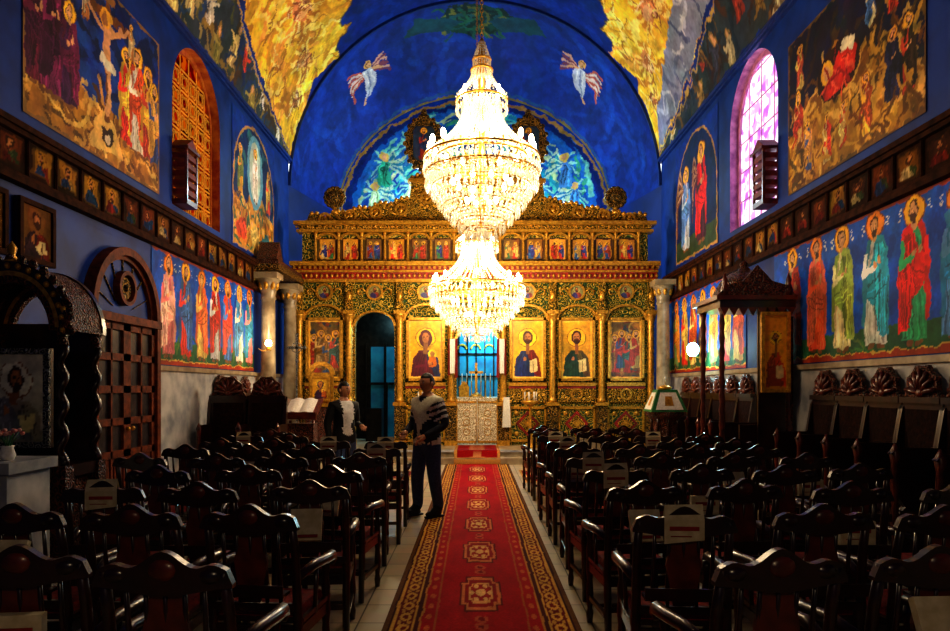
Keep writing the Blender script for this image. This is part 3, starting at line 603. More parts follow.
for i in range(7):
    a=cols[i];e=cols[i+1];m=(a+e)/2;w=e-a
    R=w/2-.14; n=16
    top=4.1; zs=3.2 if i!=3 else 2.72
    if i==1: zs=3.05
    for k in range(n):
        p=pi*k/n;q=pi*(k+1)/n
        b.prism([(m+R*math.cos(p),zs+.75*R*math.sin(p)),(m+R*math.cos(q),zs+.75*R*math.sin(q)),(m+R*math.cos(q),top),(m+R*math.cos(p),top)],'y',YI-.02,YI+.06,GR)
    b.box(a,m-R,YI-.02,YI+.06,zs-.1,top,GR);b.box(m+R,e,YI-.02,YI+.06,zs-.1,top,GR)
    b.arch(m,zs,R,R+.06,'y',YI-.09,YI+.05,G,ky=.75,n=16)
    b.arch(m,3.86,.15,.2,'y',YI-.08,YI-.01,G,0,2*pi,20,ky=1.0)
    for s in(-1,1):
        b.tube([(m+s*.2,YI-.05,3.86),(m+s*.3,YI-.06,3.95),(m+s*.4,YI-.05,3.9),(m+s*.38,YI-.05,3.8),(m+s*.31,YI-.05,3.82)],.02,G,6)
    if i not in doors:
        b.box(a,e,YI,YI+.06,z0,3.75,GR)
        b.box(a+.14,e-.14,YI-.05,YI,z0+.08,z0+.14,G);b.box(a+.14,e-.14,YI-.05,YI,1.12,1.18,G);b.box(a+.14,a+.19,YI-.05,YI,z0+.1,1.16,G);b.box(e-.19,e-.14,YI-.05,YI,z0+.1,1.16,G)
        cz=.78; b.prism([(m,cz-.3),(m+.28,cz),(m,cz+.3),(m-.28,cz)],'y',YI-.035,YI-.001,RD); b.prism([(m,cz-.22),(m+.2,cz),(m,cz+.22),(m-.2,cz)],'y',YI-.05,YI-.03,GC); b.prism([(m,cz-.1),(m+.09,cz),(m,cz+.1),(m-.09,cz)],'y',YI-.07,YI-.05,G)
        for sx in(-1,1):
            for sz in(-1,1): b.sph((m+sx*.26,YI-.01,cz+sz*.24),(.06,.03,.06),G,8,6)
        b.box(a+.13,e-.13,YI-.07,YI,1.28,1.68,GC); b.box(a+.13,e-.13,YI-.1,YI,1.66,1.74,G); b.box(a+.13,e-.13,YI-.075,YI,1.6,1.66,RD)
        b.arch(m,1.47,.1,.14,'y',YI-.1,YI-.06,G,0,2*pi,16)
        f=.06; xa,xb=a+.15,e-.15
        b.box(xa,xb,YI-.09,YI,1.78,1.78+f,G);b.box(xa,xb,YI-.09,YI,3.2,3.2+f,G);b.box(xa,xa+f,YI-.09,YI,1.78,3.26,G);b.box(xb-f,xb,YI-.09,YI,1.78,3.26,G)
    else:
        for s,xx in((1,a),(-1,e)): b.box(min(xx,xx+s*.13),max(xx,xx+s*.13),YI-.03,YI+.08,z0,zs,GC)
X0,X1=-4.25,4.25
b.box(X0,X1,YI-.18,YI+.15,4.08,4.15,G); b.box(X0,X1,YI-.16,YI+.15,4.15,4.3,RD); b.box(X0,X1,YI-.22,YI+.15,4.3,4.35,G); b.box(X0,X1,YI-.2,YI+.15,4.35,4.44,RD); b.box(X0-.03,X1+.03,YI-.32,YI+.15,4.44,4.54,G)
x=X0+.05
while x<X1: b.box(x,x+.05,YI-.28,YI-.2,4.37,4.43,G); b.sph((x+.03,YI-.17,4.225),(.035,.04,.05),G,6,4); x+=.12
b.box(X0+.2,X1-.2,YI-.04,YI+.1,4.54,5.36,GR)
NI=14; xs=np.linspace(-3.72,3.82,NI+1)
for i,x in enumerate(xs):
    b.lathe(x,YI-.12,[(.045,4.54),(.045,4.6),(.028,4.63),(.034,4.85),(.026,5.1),(.045,5.2),(.05,5.24)],GD,8)
    if i<NI: 
        m=(xs[i]+xs[i+1])/2; b.arch(m,5.08,.2,.26,'y',YI-.14,YI-.04,G,n=10,ky=.6)
b.box(X0+.1,X1-.1,YI-.2,YI+.12,5.24,5.3,G); b.box(X0+.15,X1-.15,YI-.18,YI+.12,5.3,5.4,GC); b.box(X0+.05,X1-.05,YI-.28,YI+.12,5.4,5.48,G)
x=X0+.1
while x<X1-.1: b.sph((x,YI-.2,5.35),(.025,.04,.03),G,6,4); x+=.13
def crest(x):
    ax=abs(x-.05)
    if ax>3.95: return 5.5
    base=5.62+.75*max(0,1-ax/3.6)**1.1
    if ax<1.55: base=6.55
    if ax<.7: base=6.95
    return base+.09*abs(math.sin(ax*6.2))
xx=np.linspace(-3.95,4.05,130); prof=[(float(q),crest(q)) for q in xx]
b.prism([(-3.95,5.48)]+prof+[(4.05,5.48)],'y',YI-.06,YI+.03,GC)
for q in xx[::2]: b.sph((q,YI-.05,crest(q)),(.05,.045,.05),G,8,6)
for k,x in enumerate(np.linspace(-3.5,3.6,13)):
    zc=(crest(x)+5.5)/2; b.arch(x,zc,.1,.15,'y',YI-.12,YI-.05,G,0,2*pi,14); b.sph((x,YI-.08,zc),(.06,.04,.06),G,8,6)
for k,x in enumerate(np.linspace(-3.1,3.2,11)):
    zc=(crest(x)+5.5)/2
    for s in(-1,1): b.tube([(x,YI-.07,zc-.1),(x+s*.12,YI-.09,zc-.02),(x+s*.2,YI-.08,zc+.08),(x+s*.14,YI-.07,zc+.15)],.022,G,6)
b.box(-1.55,1.65,YI-.14,YI+.05,6.42,6.5,G)
for x in(-3.29,3.3):
    b.lathe(x,YI-.02,[(.1,5.7),(.05,5.78),(.07,5.84)],G,10)
    for k in range(14):
        a=2*pi*k/14; b.sph((x+.2*math.cos(a),YI-.02,6.08+.2*math.sin(a)),(.075,.05,.075),DK,8,6)
    b.sph((x,YI-.05,6.08),(.15,.08,.15),DK,14,8)
for x in(-1.2,1.25):
    b.lathe(x,YI,[(.12,6.5),(.05,6.62),(.08,6.75)],G,10)
    b.arch(x,7.35,.33,.43,'y',YI-.08,YI+.05,DK,0,2*pi,28,ky=1.45); b.prism([(x+.35*math.cos(a),7.35+.5*math.sin(a)) for a in np.linspace(0,2*pi,29)[:-1]],'y',YI-.02,YI+.03,DK)
    for k in range(18):
        a=2*pi*k/18; b.sph((x+.44*math.cos(a),YI-.02,7.35+.63*math.sin(a)),(.06,.04,.06),DK,6,5)
    b.sph((x,YI,8.05),(.08,.05,.12),DK,8,6)
b.box(-.02,.12,YI-.05,YI+.03,6.9,9.0,G); b.box(-.45,.55,YI-.05,YI+.03,8.2,8.34,G); b.sph((.05,YI,9.05),.12,G)
iconostasis=b.obj('iconostasis',[M_gold,M_goldc,M_greenc,M_dkgold,M_redb,M_gold])
def child(o): o.parent=iconostasis; return o
big=[(0,dict(robe=(60,50,70),cloak=(90,60,40),bg=(120,92,40))),(2,dict(robe=(36,46,96),cloak=(84,20,40),child=True,bg=(236,180,44))),(4,dict(robe=(110,30,22),cloak=(28,44,92),bg=(236,180,44))),(5,dict(robe=(84,66,36),cloak=(28,54,44),bg=(214,158,44))),(6,dict(robe=(80,60,50),cloak=(120,84,56),bg=(110,90,60)))]
for i,k in big:
    a=cols[i]+.21;e=cols[i+1]-.21; w=e-a; c=Cv(w,1.36,90,(200,150,50))
    if i in(0,6):
        c.rect(0,w,0,2,(100,80,46)); c.swirls(0,w,0,1.36,[(156,114,54),(46,60,84),(124,54,30),(176,150,84)],60,.3,.06)
        for q in range(4): saint(c,w*(.15+.23*q),.1+.1*(q%2),.95,random.choice([(156,56,44),(56,80,124),(184,156,96)]),random.choice([(124,90,44),(160,56,38),(56,94,94)]),halo=(210,156,56))
    else: bust(c,w/2,0,w,1.36,**k)
    c.frame((240,190,84),.035)
    child(patch('icon_painting_%d'%i,c,vflat(a,YI-.02,1.84,c),M_iconp,warp=.6))
c=Cv(7.54,.52,64,(80,60,24)); st=7.54/NI
for i in range(NI):
    bg=random.choice([(184,132,46),(144,100,40),(206,150,56),(120,90,46)])
    c.rect((i+.12)*st,(i+.88)*st,.0,.52,(54,26,8))
    c.rect((i+.17)*st,(i+.83)*st,.03,.49,bg)
    for q in(.35,.65): saint(c,(i+q)*st,.03,.42,random.choice([(174,48,36),(48,90,144),(196,176,126),(60,116,78)]),random.choice([(136,54,36),(48,56,116),(190,154,86)]))
child(patch('small_icons_row',c,vflat(-3.72,YI-.05,4.6,c),M_iconp,warp=.6))
for i in range(7):
    m=(cols[i]+cols[i+1])/2; c=Cv(.3,.3,90,(60,90,90)); bust(c,.15,0,.3,.3,(120,50,40),(60,60,110),bg=(130,130,84),book=False)
    child(patch('medallion_%d'%i,c,(lambda m:lambda u,v:(m+(u-.15)*np.sqrt(np.clip(1-((v-.15)/.15)**2*.6,0.05,1)),np.full_like(u,YI-.03),3.71+v))(m),M_iconp,warp=.5))
for i,x in enumerate((-1.2,1.25)):
    c=Cv(.5,.8,80,(40,60,90)); saint(c,.25,.0,.78,(130,50,40),(40,60,110)); c.clip=None
    child(patch('oval_icon_%d'%i,c,(lambda x:lambda u,v:(x+(u-.25),np.full_like(u,YI-.03),6.95+v))(x),M_iconp,warp=.6))
# royal doors
b=MB(); a,e=cols[3]+.13,cols[4]-.13; m=(a+e)/2
for s in(-1,1):
    xa,xb=(a,m-.01) if s<0 else (m+.01,e)
    n=10; pr=[(xa,.3),(xb,.3)]+[(xb+(xa-xb)*t/n,1.36+.05*math.sin(pi/2*(t/n if s>0 else 1-t/n))) for t in range(n+1)]
    b.prism(pr,'y',YI-.02,YI+.02,0); b.box(xa,xb,YI-.035,YI,.33,.37,1); b.box(xa,xb,YI-.035,YI,1.26,1.3,1); b.box(xa,xa+.02,YI-.035,YI,.3,1.36,1);b.box(xb-.02,xb,YI-.035,YI,.3,1.36,1)
    for z in(.58,.8,1.02): b.arch((xa+xb)/2,z,.07,.085,'y',YI-.03,YI-.02,1,0,2*pi,12)
b.obj('royal_doors',[M_cream,M_gold])
b=MB()
def curtain(xc,w,z0,z1,y,m,n=14):
    vs=[];fs=[]
    for i in range(n+1):
        x=xc-w/2+w*i/n; yy=y+.03*math.sin(i*2.1)
        vs+=[(x,yy,z0),(x*1.0+(xc-x)*.3,yy,z1)]
    for i in range(n): fs.append((2*i,2*i+2,2*i+3,2*i+1))
    b.add(vs,fs,m,True)
curtain(a-.08,.2,1.95,2.75,YI-.26,0); curtain(e+.08,.2,1.95,2.75,YI-.26,0); curtain(a-.0,.07,1.85,2.75,YI-.3,1); curtain(e+.0,.07,1.85,2.75,YI-.3,1); curtain(a-.17,.05,1.9,2.75,YI-.3,1); curtain(e+.17,.05,1.9,2.75,YI-.3,1)
b.obj('royal_door_curtains',[M_white,M_redp])
b=MB(); curtain(e+.2,.2,.7,1.4,YI-.24,0); b.obj('white_towel_cloth',[M_white])
b=MB(); b.box(-.7,.8,17.6,18.5,.27,1.3,1); b.box(-.76,.86,17.55,18.55,1.3,1.38,1); b.box(.0,.06,17.75,17.8,1.38,2.25,2); b.box(-.15,.21,17.75,17.8,1.98,2.04,2); b.lathe(.03,17.78,[(.2,1.38),(.1,1.45),(.05,1.5)],2)
for k in(-3,-2,-1,1,2,3): b.lathe(.03+k*.12,17.8,[(.03,1.38),(.012,1.45),(.012,1.75),(.025,1.78)],2,8); b.lathe(.03+k*.12,17.8,[(.012,1.78),(.012,1.95),(.002,1.99)],1,8)
b.box(-.4,-.15,17.7,17.9,1.38,1.62,2); b.prism([(-.42,1.62),(-.13,1.62),(-.275,1.8)],'y',17.7,17.9,2)
b.obj('altar_table',[M_teal,M_white,M_gold])
b=MB(); b.box(-.9,1.0,18.7,18.75,.3,3.4,0)
for k in range(9): b.box(-.9+k*.23,-.87+k*.23,18.66,18.7,.3,3.4,1)
for z in(1.2,1.9,2.5,3.1): b.box(-.9,1.0,18.66,18.7,z,z+.04,1)
for k in range(5): b.arch(-.7+k*.36,2.65,.1,.14,'y',18.66,18.7,2,n=10)
b.obj('sanctuary_screen',[M_teal,M_iron,M_gold])
b=MB(); b.box(-3.2,-1.5,18.55,18.6,.27,4.4,1); b.box(-2.75,-2.0,18.5,18.55,.3,2.7,0); b.box(-2.9,-2.86,18.48,18.52,.27,2.8,1);b.box(-2.4,-2.34,18.45,18.5,.27,2.8,1);b.box(-3,-1.7,18.45,18.5,1.7,1.76,1)  # tall dark panel added behind to darken the top of the left doorway
b.box(-2.75,-2.35,17.6,18.0,.27,1.1,1); b.lathe(-2.2,17.5,[(.1,.27),(.02,.35),(.02,1.7),(.06,1.75)],1,10)
b.obj('vestry_cabinet_shade_panel',[M_teal,M_iron])
# ------------------------------------------------------------------ marble columns
def column(x,y,zt):
    b=MB(); b.box(-.2,.2,-.2,.2,0,.5,0); b.lathe(0,0,[(.19,.5),(.21,.56),(.16,.64),(.17,.7),(.155,.75),(.135,zt-.55),(.16,zt-.52),(.14,zt-.46),(.17,zt-.3),(.24,zt-.12)],0,20); b.box(-.24,.24,-.24,.24,zt-.12,zt,0)
    for k in range(8):
        a=2*pi*k/8; b.sph((.17*math.cos(a),.17*math.sin(a),zt-.25),(.05,.05,.1),1,8,6)
    b.obj('marble_column',[M_marbled,M_gold],(x,y,.27 if y>15.02 else 0))
column(-4.22,14.3,3.95); column(-4.2,15.9,3.68); column(4.22,15.7,3.75)
b=MB(); b.box(-4.45,-3.95,14.1,16.15,3.99,4.12,0); b.box(-4.45,-3.98,14.15,16.1,4.12,4.22,1)
b.prism([(14.1,4.22),(14.6,4.22),(14.35,4.6)],'x',-4.4,-4.0,1)
b.obj('carved_side_entablature',[M_dkgold,M_woodc])
# ------------------------------------------------------------------ carpet
CW=1.325; CX=.045; y0,y1=1.2,14.7; c=Cv(CW,y1-y0,130,(160,10,16),46)
c.rect(0,CW,0,20,(166,10,18))
for s in(0,1):
    f=lambda q:(q if s==0 else CW-q)
    def band(a,e,cc): c.rect(min(f(a),f(e)),max(f(a),f(e)),0,20,cc)
    band(0,.035,(100,60,24)); band(.035,.05,(60,10,8)); band(.05,.075,(206,150,60)); band(.075,.19,(104,14,12)); band(.19,.205,(206,150,60)); band(.205,.235,(74,14,10)); band(.235,.25,(190,120,46)); band(.34,.352,(170,80,34))
    y=.1
    while y<y1-y0:
        c.ell(f(.132),y,.04,.09,(210,156,64)); c.ell(f(.132),y,.018,.045,(114,16,10)); c.ell(f(.1),y+.12,.014,.04,(190,136,56)); c.ell(f(.165),y+.12,.014,.04,(190,136,56)); c.ell(f(.295),y,.022,.05,(194,88,40)); y+=.24
y=5.47-1.386*3
while y<y1-.6:
    v=y-y0; h=.44; w=.155; g=(206,116,64)
    def ring(k,cc): c.poly([(CW/2-w*k,v-h*k*.7),(CW/2-w*k*.75,v-h*k*.7),(CW/2-w*k*.75,v-h*k),(CW/2+w*k*.75,v-h*k),(CW/2+w*k*.75,v-h*k*.7),(CW/2+w*k,v-h*k*.7),(CW/2+w*k,v+h*k*.7),(CW/2+w*k*.75,v+h*k*.7),(CW/2+w*k*.75,v+h*k),(CW/2-w*k*.75,v+h*k),(CW/2-w*k*.75,v+h*k*.7),(CW/2-w*k,v+h*k*.7)],cc)
    ring(1.05,(104,14,12)); ring(.95,g); ring(.82,(146,18,18)); ring(.6,(216,154,86)); ring(.5,(158,30,24))
    for a in range(6): c.ell(CW/2+.07*math.cos(a*pi/3),v+.2*math.sin(a*pi/3),.02,.05,(220,170,100))
    c.ell(CW/2,v,.04,.09,(220,170,100))
    for s in(-1,1): c.ell(CW/2,v+s*.62,.05,.07,(184,76,46)); c.ell(CW/2,v+s*.62,.025,.035,(120,14,14))
    y+=1.386
patch('aisle_carpet_runner',c,lambda u,v:(CX-CW/2+u,y0+v,np.full_like(u,.012)+.001*np.sin(v*3)),M_rug,1.0,warp=.5,mot=.35)
c=Cv(.98,2.1,60,(136,10,14)); c.frame((170,120,60),.06); 
for i in range(6): c.ell(.49,.2+.35*i,.18,.1,(186,130,80)); c.ell(.49,.2+.35*i,.1,.05,(110,16,14)); c.rect(0,1,.36+.35*i,.39+.35*i,(64,20,14))
def stepP(u,v):
    z=np.where(v<.30,.147,.284); z=np.where(v<.015,.014,z)
    return (CX-.49+u,14.69+v*.78,z)
patch('altar_step_rug',c,stepP,M_rug,1.0,warp=0)
c=Cv(1.5,.9,50,(110,20,20)); c.frame((190,150,90),.07); c.swirls(.1,1.4,.1,.8,[(200,170,110),(40,40,70),(150,40,30)],90,.2,.04)
patch('side_rug',c,lambda u,v:(.85+u*.5,11.9+v*2,np.full_like(u,.008)),M_rug)
c=Cv(2.2,1.4,40,(90,24,22)); c.frame((180,150,100),.08); c.swirls(.1,2.1,.1,1.3,[(190,160,100),(40,40,70),(150,40,30)],110,.25,.05)
patch('side_rug.001',c,lambda u,v:(-3.3+u,12.2+v,np.full_like(u,.008)),M_rug)
# ------------------------------------------------------------------ chairs
def chair_mesh(leaf):
    b=MB(); w=.25
    for s in(-1,1):
        b.lathe(s*.23,.2,[(.02,0),(.026,.06),(.018,.1),(.026,.2),(.02,.3),(.028,.38),(.022,.44),(.026,.5),(.016,.56),(.026,.62),(.02,.66)],0,8)
        b.tube([(s*.22,-.24,0),(s*.22,-.21,.45),(s*.22,-.25,.8),(s*.215,-.29,.97)],[.022,.026,.022,.02],0,8)
        b.tube([(s*.22,-.235,.66),(s*.25,-.05,.69),(s*.255,.15,.675),(s*.25,.24,.67),(s*.25,.265,.64),(s*.25,.245,.62)],[.02,.028,.03,.032,.025,.015],0,8)
        b.box(s*.23-.012,s*.23+.012,-.21,.2,.16,.19,0); b.box(s*.23-.012,s*.23+.012,-.21,.2,.36,.42,0)
        b.tube([(s*.235,0,.42),(s*.245,0,.68)],.012,0,6)
    b.box(-.23,.23,.185,.21,.37,.43,0);b.box(-.22,.22,-.225,-.2,.36,.42,0);b.box(-.22,.22,-.01,.01,.165,.185,0);b.box(-.22,.22,-.235,-.215,.2,.23,0)
    b.box(-.245,.245,-.2,.235,.43,.455,0)
    vs=[(-.22,-.18,.455),(.22,-.18,.455),(.22,.21,.455),(-.22,.21,.455),(-.2,-.16,.49),(.2,-.16,.49),(.2,.19,.49),(-.2,.19,.49)]
    b.add(vs,[(4,5,6,7),(0,1,5,4),(1,2,6,5),(2,3,7,6),(3,0,4,7)],1)
    n=24; top=[];bot=[]
    for i in range(n+1):
        x=-.25+.5*i/n; t=abs(x)/.25
        z=.965+.075*math.exp(-(x/.085)**2)+.03*math.exp(-((t-.72)/.2)**2)-(.04 if t>.97 else 0)
        top.append((x,z)); bot.append((x,.9-.015*math.cos(x*12)))
    b.prism(bot+top[::-1],'y',-.305,-.27,0)
    if leaf!=3:
        b.sph((0,-.3,.975),(.055,.02,.04),2,10,6)
        for s in(-1,1): b.sph((s*.17,-.295,.955),(.045,.022,.03),0,8,6)
    for i in range(5):
        x=-.14+.07*i; b.tube([(x,-.225,.5),(x,-.24,.62),(x,-.265,.78),(x,-.285,.95)],[.008,.014,.01,.008],0,6)
    b.box(-.215,.215,-.25,-.225,.5,.54,0)
    b.prism([(-.05,.55),(.05,.55),(.085,.75),(.05,.92),(-.05,.92),(-.085,.75)],'y',-.275,-.255,2)
    b.box(-.2,.2,-.36,-.27,.6,.615,0); b.box(-.2,.2,-.365,-.355,.6,.66,0)
    if leaf==1:
        b.box(-.1,.11,-.35,-.31,.617,.8,3); b.box(-.07,.08,-.354,-.35,.73,.755,4); b.box(-.07,.04,-.354,-.35,.69,.695,4)
    if leaf==2:
        b.prism([(-.39,.68),(-.31,.86),(-.28,.845),(-.36,.665)],'x',-.11,.08,3); b.prism([(-.397,.7),(-.392,.715),(-.382,.715),(-.387,.7)],'x',-.09,.06,4)
    if leaf==3:
        b.add([(-.1,-.312,.86),(.09,-.312,.88),(.09,-.312,.98),(-.1,-.312,.975),(.085,-.29,1.05),(-.095,-.29,1.045),(.09,-.262,.98),(-.1,-.262,.97)],[(0,1,2,3),(3,2,4,5),(5,4,6,7)],3); b.box(-.075,.065,-.315,-.313,.925,.945,4); b.box(-.07,.03,-.315,-.313,.895,.9,4)
    return b.mesh('wooden_armchair',[M_wood,M_seat,M_woodr,M_paper,M_redp])
CH=[chair_mesh(k) for k in range(4)]
rows=[2.5+.93*k for k in range(10)]
special={(1,1,0):3,(1,0,1):2,(-1,0,2):1,(-1,0,1):1,(1,0,0):0,(-1,1,0):0,(-1,2,0):2,(1,1,1):0,(1,2,0):2,(1,3,0):3,(-1,1,1):0,(-1,0,0):0}
for s in(-1,1):
    for r,y in enumerate(rows):
        cs=[0,1,2,3]
        if s<0:
            if r<=3: cs=[0,1,2]
            if r==7: cs=[2,3]
            if r==8: cs=[3]
            if r>=9: cs=[]
        if s>0 and r>=8: cs=[0,1,2]
        for k in cs:
            x=s*(1.06+.63*k)+random.uniform(-.03,.03)
            v=special.get((s,r,k)); 
            if v is None: v=random.choice([0,0,0,1,2,3])
            inst('wooden_armchair',CH[v],(x,y+.28+random.uniform(-.08,.08),0),random.uniform(-.12,.12))
# ------------------------------------------------------------------ choir stalls
def stall_mesh():
    b=MB(); w=.62
    b.box(-w/2,w/2,0,.04,0,1.5,0); b.box(-w/2+.06,w/2-.06,.04,.055,.6,1.4,3)
    cr=[(-w/2,1.5)]
    for i in range(21):
        a=pi*i/20; cr.append((-(w/2-.03)*math.cos(a)*(1-.12*abs(math.sin(5*a))),1.52+.33*math.sin(a)*(1-.08*abs(math.sin(5*a)))))
    cr.append((w/2,1.5)); b.prism(cr,'y',0,.05,1)
    for k in range(7):
        a=pi*(k+.5)/7; b.tube([(0,.06,1.55),(-.11*math.cos(a),.07,1.55+.13*math.sin(a)),(-.23*math.cos(a),.06,1.54+.25*math.sin(a))],[.01,.03,.02],2,6)
    b.sph((0,.06,1.56),(.06,.03,.05),2,10,6); b.box(-w/2,w/2,-.01,.08,1.46,1.52,0)
    for s in(-1,1):
        b.prism([(0,0),(.5,0),(.5,.4),(.42,.5),(.5,.62),(.5,.95),(.55,1.0),(.5,1.05),(.12,1.05),(.06,1.4),(0,1.5)],'x',s*w/2-.025,s*w/2+.025,0)
        b.lathe(s*w/2,.5,[(.03,.0),(.035,.4),(.02,.5),(.035,.7),(.025,.9),(.045,1.0),(.0,1.1)],2,8)
    b.box(-w/2,w/2,.04,.46,.42,.47,0); b.box(-w/2,w/2,.04,.4,0,.1,0); b.box(-w/2+.03,w/2-.03,.38,.41,.1,.42,3)
    return b.mesh('choir_stall',[M_wood,M_woodc,M_woodr,mat('dark_carved_stall',(44,17,8),(22,8,4),.85,scale=18,bump=.5,spec=.1)])
ST=stall_mesh()
y=4.3
while y<15: 
    if not(9.3<y<11.1): inst('choir_stall',ST,(4.42,y,0),pi/2)
    y+=.64
y=12.1
while y<13.9: inst('choir_stall',ST,(-4.42,y,0),-pi/2); y+=.64
inst('choir_stall',ST,(-4.0,11.4,0),pi,.98); inst('choir_stall',ST,(-3.38,11.4,0),pi,.98)
# ------------------------------------------------------------------ bishop throne
b=MB(); W=.52
b.box(-W-.08,W+.05,-.5,.5,0,.25,0); b.box(-W-.2,-W-.08,-.4,.4,0,.13,0)
for sx in(-1,1):
    for sy in(-1,1):
        x=sx*(W-.06);y=sy*.4; pr=[(.05,.25)]
        for k in range(12): pr+=[(.045,.3+k*.2),(.03,.4+k*.2)]
        pr+=[(.06,2.74)]; b.lathe(x,y,pr,2,10)
b.box(W-.1,W,-.42,.42,.25,2.6,1)
b.box(-.2,W-.1,-.36,.36,.6,.7,0); b.box(-.2,W-.1,-.36,-.32,.7,1.1,0); b.box(-.2,W-.1,.32,.36,.7,1.1,0)
b.box(-W,W,-.5,.5,2.72,2.82,0); b.box(-W-.06,W+.0,-.55,.55,2.82,2.88,2)
b.prism([(-W-.04,2.88),(W,2.88),(W-.1,3.02),(.2,3.08),(0,3.3),(-.2,3.08),(-W+.1,3.02)],'y',-.5,-.44,1)
b.lathe(0,0,[(.45,2.88),(.43,3.0),(.34,3.15),(.2,3.26),(.1,3.3),(.05,3.36),(.06,3.4),(.01,3.46)],1,12)
for sx in(-1,1): b.lathe(sx*(W-.08),-.46,[(.05,2.88),(.06,2.96),(.03,3.05),(.04,3.1),(.005,3.2)],2,8)
x=-W
while x<W-.05: b.prism([(x,2.72),(x+.13,2.72),(x+.065,2.6)],'y',-.5,-.47,2); x+=.13
b.box(.02,W-.12,-.46,-.42,.25,2.72,0)
b.obj('bishop_throne',[M_wood,M_woodc,M_woodr],(3.88,10.1,0))
framed_icon('throne_icon',.3,1.0,None,(4.1,9.56,1.6),0,(210,70,20),(130,56,30),fr=M_gold,bg=(250,176,44))
# ------------------------------------------------------------------ icon shrine left
b=MB()
for x in(-.5,.5):
    for y in(-.3,.3):
        b.box(x-.07,x+.07,y-.07,y+.07,0,.95,1)
        pts=[(x+.025*math.cos(k*.9),y+.025*math.sin(k*.9),.95+k*.035) for k in range(30)]; b.tube(pts,.038,0,8); b.lathe(x,y,[(.06,1.98),(.045,2.03),(.08,2.12)],1,10)
b.box(-.55,.55,-.35,.35,.85,.95,0); b.box(-.48,.48,-.3,.3,.05,.85,1); b.box(-.58,.58,-.38,.38,0,.06,0)
b.box(-.5,.5,.28,.33,.95,2.2,0)
for y0_ in(-.36,.3):
    for r0,r1,m in((.4,.46,1),(.46,.5,3),(.5,.58,0)): b.arch(0,2.1,r0,r1,'y',y0_,y0_+.07,m,ky=1.0,n=24)
for s in(-1,1):
    b.tube([(s*.55,-.34,2.12),(s*.6,-.34,2.3),(s*.5,-.34,2.45),(s*.42,-.34,2.4),(s*.45,-.34,2.33)],[.04,.035,.03,.02,.015],1,8)
    b.lathe(s*.53,-.32,[(.05,2.12),(.03,2.2),(.05,2.28),(.0,2.4)],3,8)
for k in range(17):
    a=pi*k/16; b.sph((.54*math.cos(a),-.37,2.1+.54*math.sin(a)),.028,3,8,6); b.sph((.6*math.cos(a),-.33,2.1+.6*math.sin(a)),(.045,.04,.045),1,8,6)
b.lathe(0,-.3,[(.08,2.68),(.03,2.74),(.05,2.8),(.0,2.86)],3,8)
n=10
for k in range(n):
    a=pi*k/n;e=pi*(k+1)/n; b.add([(.57*math.cos(a),-.33,2.1+.57*math.sin(a)),(.57*math.cos(e),-.33,2.1+.57*math.sin(e)),(.57*math.cos(e),.33,2.1+.57*math.sin(e)),(.57*math.cos(a),.33,2.1+.57*math.sin(a))],[(0,1,2,3)],1)
o=b.obj('carved_icon_shrine',[M_wood,M_woodc,M_woodr,M_gold],(-3.93,6.2,0)); o.scale=(.86,.86,1)
framed_icon('silver_covered_icon',.5,.75,None,(-3.93,5.99,1.15),0,(150,140,124),(110,110,116),fr=M_silver,bg=(190,186,170))
b=MB(); b.box(-.6,.6,-.28,.28,0,.08,0); b.box(-.56,.56,-.25,.25,.08,1.0,0); b.box(-.6,.6,-.29,.29,1.0,1.08,0)
for x in(-.28,.28): b.box(x-.2,x+.2,-.265,-.25,.2,.88,1)
b.obj('marble_candle_counter',[M_marble,M_marbled],(-3.87,5.2,0))
b=MB(); b.lathe(0,0,[(.05,0),(.07,.05),(.05,.13),(.06,.15)],0,14)
for k in range(14):
    a=k*2.4; r=.03+.05*(k%3)/2; b.tube([(0,0,.1),(r*.6*math.cos(a),r*.6*math.sin(a),.2),(r*math.cos(a)*1.5,r*math.sin(a)*1.5,.27+.03*(k%2))],[.004,.004,.003],1,5); b.sph((r*math.cos(a)*1.5,r*math.sin(a)*1.5,.28+.03*(k%2)),.022,2,7,5)
o=b.obj('flower_vase',[M_white,M_green,mat('pale_petals',(190,90,90),(200,160,150),.7)],(-3.44,5.15,1.08)); o.scale=(.8,.8,.7)
# ------------------------------------------------------------------ lecterns
b=MB(); b.lathe(0,0,[(.34,0),(.34,.08),(.28,.1)],0,8,False); b.lathe(0,0,[(.26,.1),(.26,.15),(.24,.17),(.24,1.02),(.3,1.08),(.36,1.12),(.36,1.18)],1,8,False)
for k in range(8):
    a=2*pi*k/8; b.lathe(.25*math.cos(a),.25*math.sin(a),[(.03,.12),(.02,.2),(.025,.6),(.02,.95),(.035,1.05)],0,6)
def fr(r0,r1,z0,z1,m,sc_=1): b.lathe(0,0,[(r0,z0),(r1,z1)],m,4,False,pi/4)
fr(.46,.25,1.18,1.58,2)
for k in range(4):
    a=pi/2*k; ca,sa=math.cos(a),math.sin(a)
    def T(u,d,z): return (ca*d-sa*u,sa*d+ca*u,z)
    b.add([T(-.25,.315+.005,1.22),T(.25,.315+.005,1.22),T(.14,.195+.008,1.53),T(-.14,.195+.008,1.53)],[(0,1,2,3)],3)
    b.add([T(-.08,.285+.014,1.29),T(.08,.285+.014,1.29),T(.06,.222+.012,1.46),T(-.06,.222+.012,1.46)],[(0,1,2,3)],4)
b.lathe(0,0,[(.12,1.58),(.14,1.62),(.05,1.66)],4,10); b.lathe(0,0,[(.02,1.66),(.018,1.8),(.0,1.83)],3,8)
b.obj('octagonal_book_lectern',[M_wood,M_woodc,M_green,M_white,M_gold],(3.5,12.9,0))
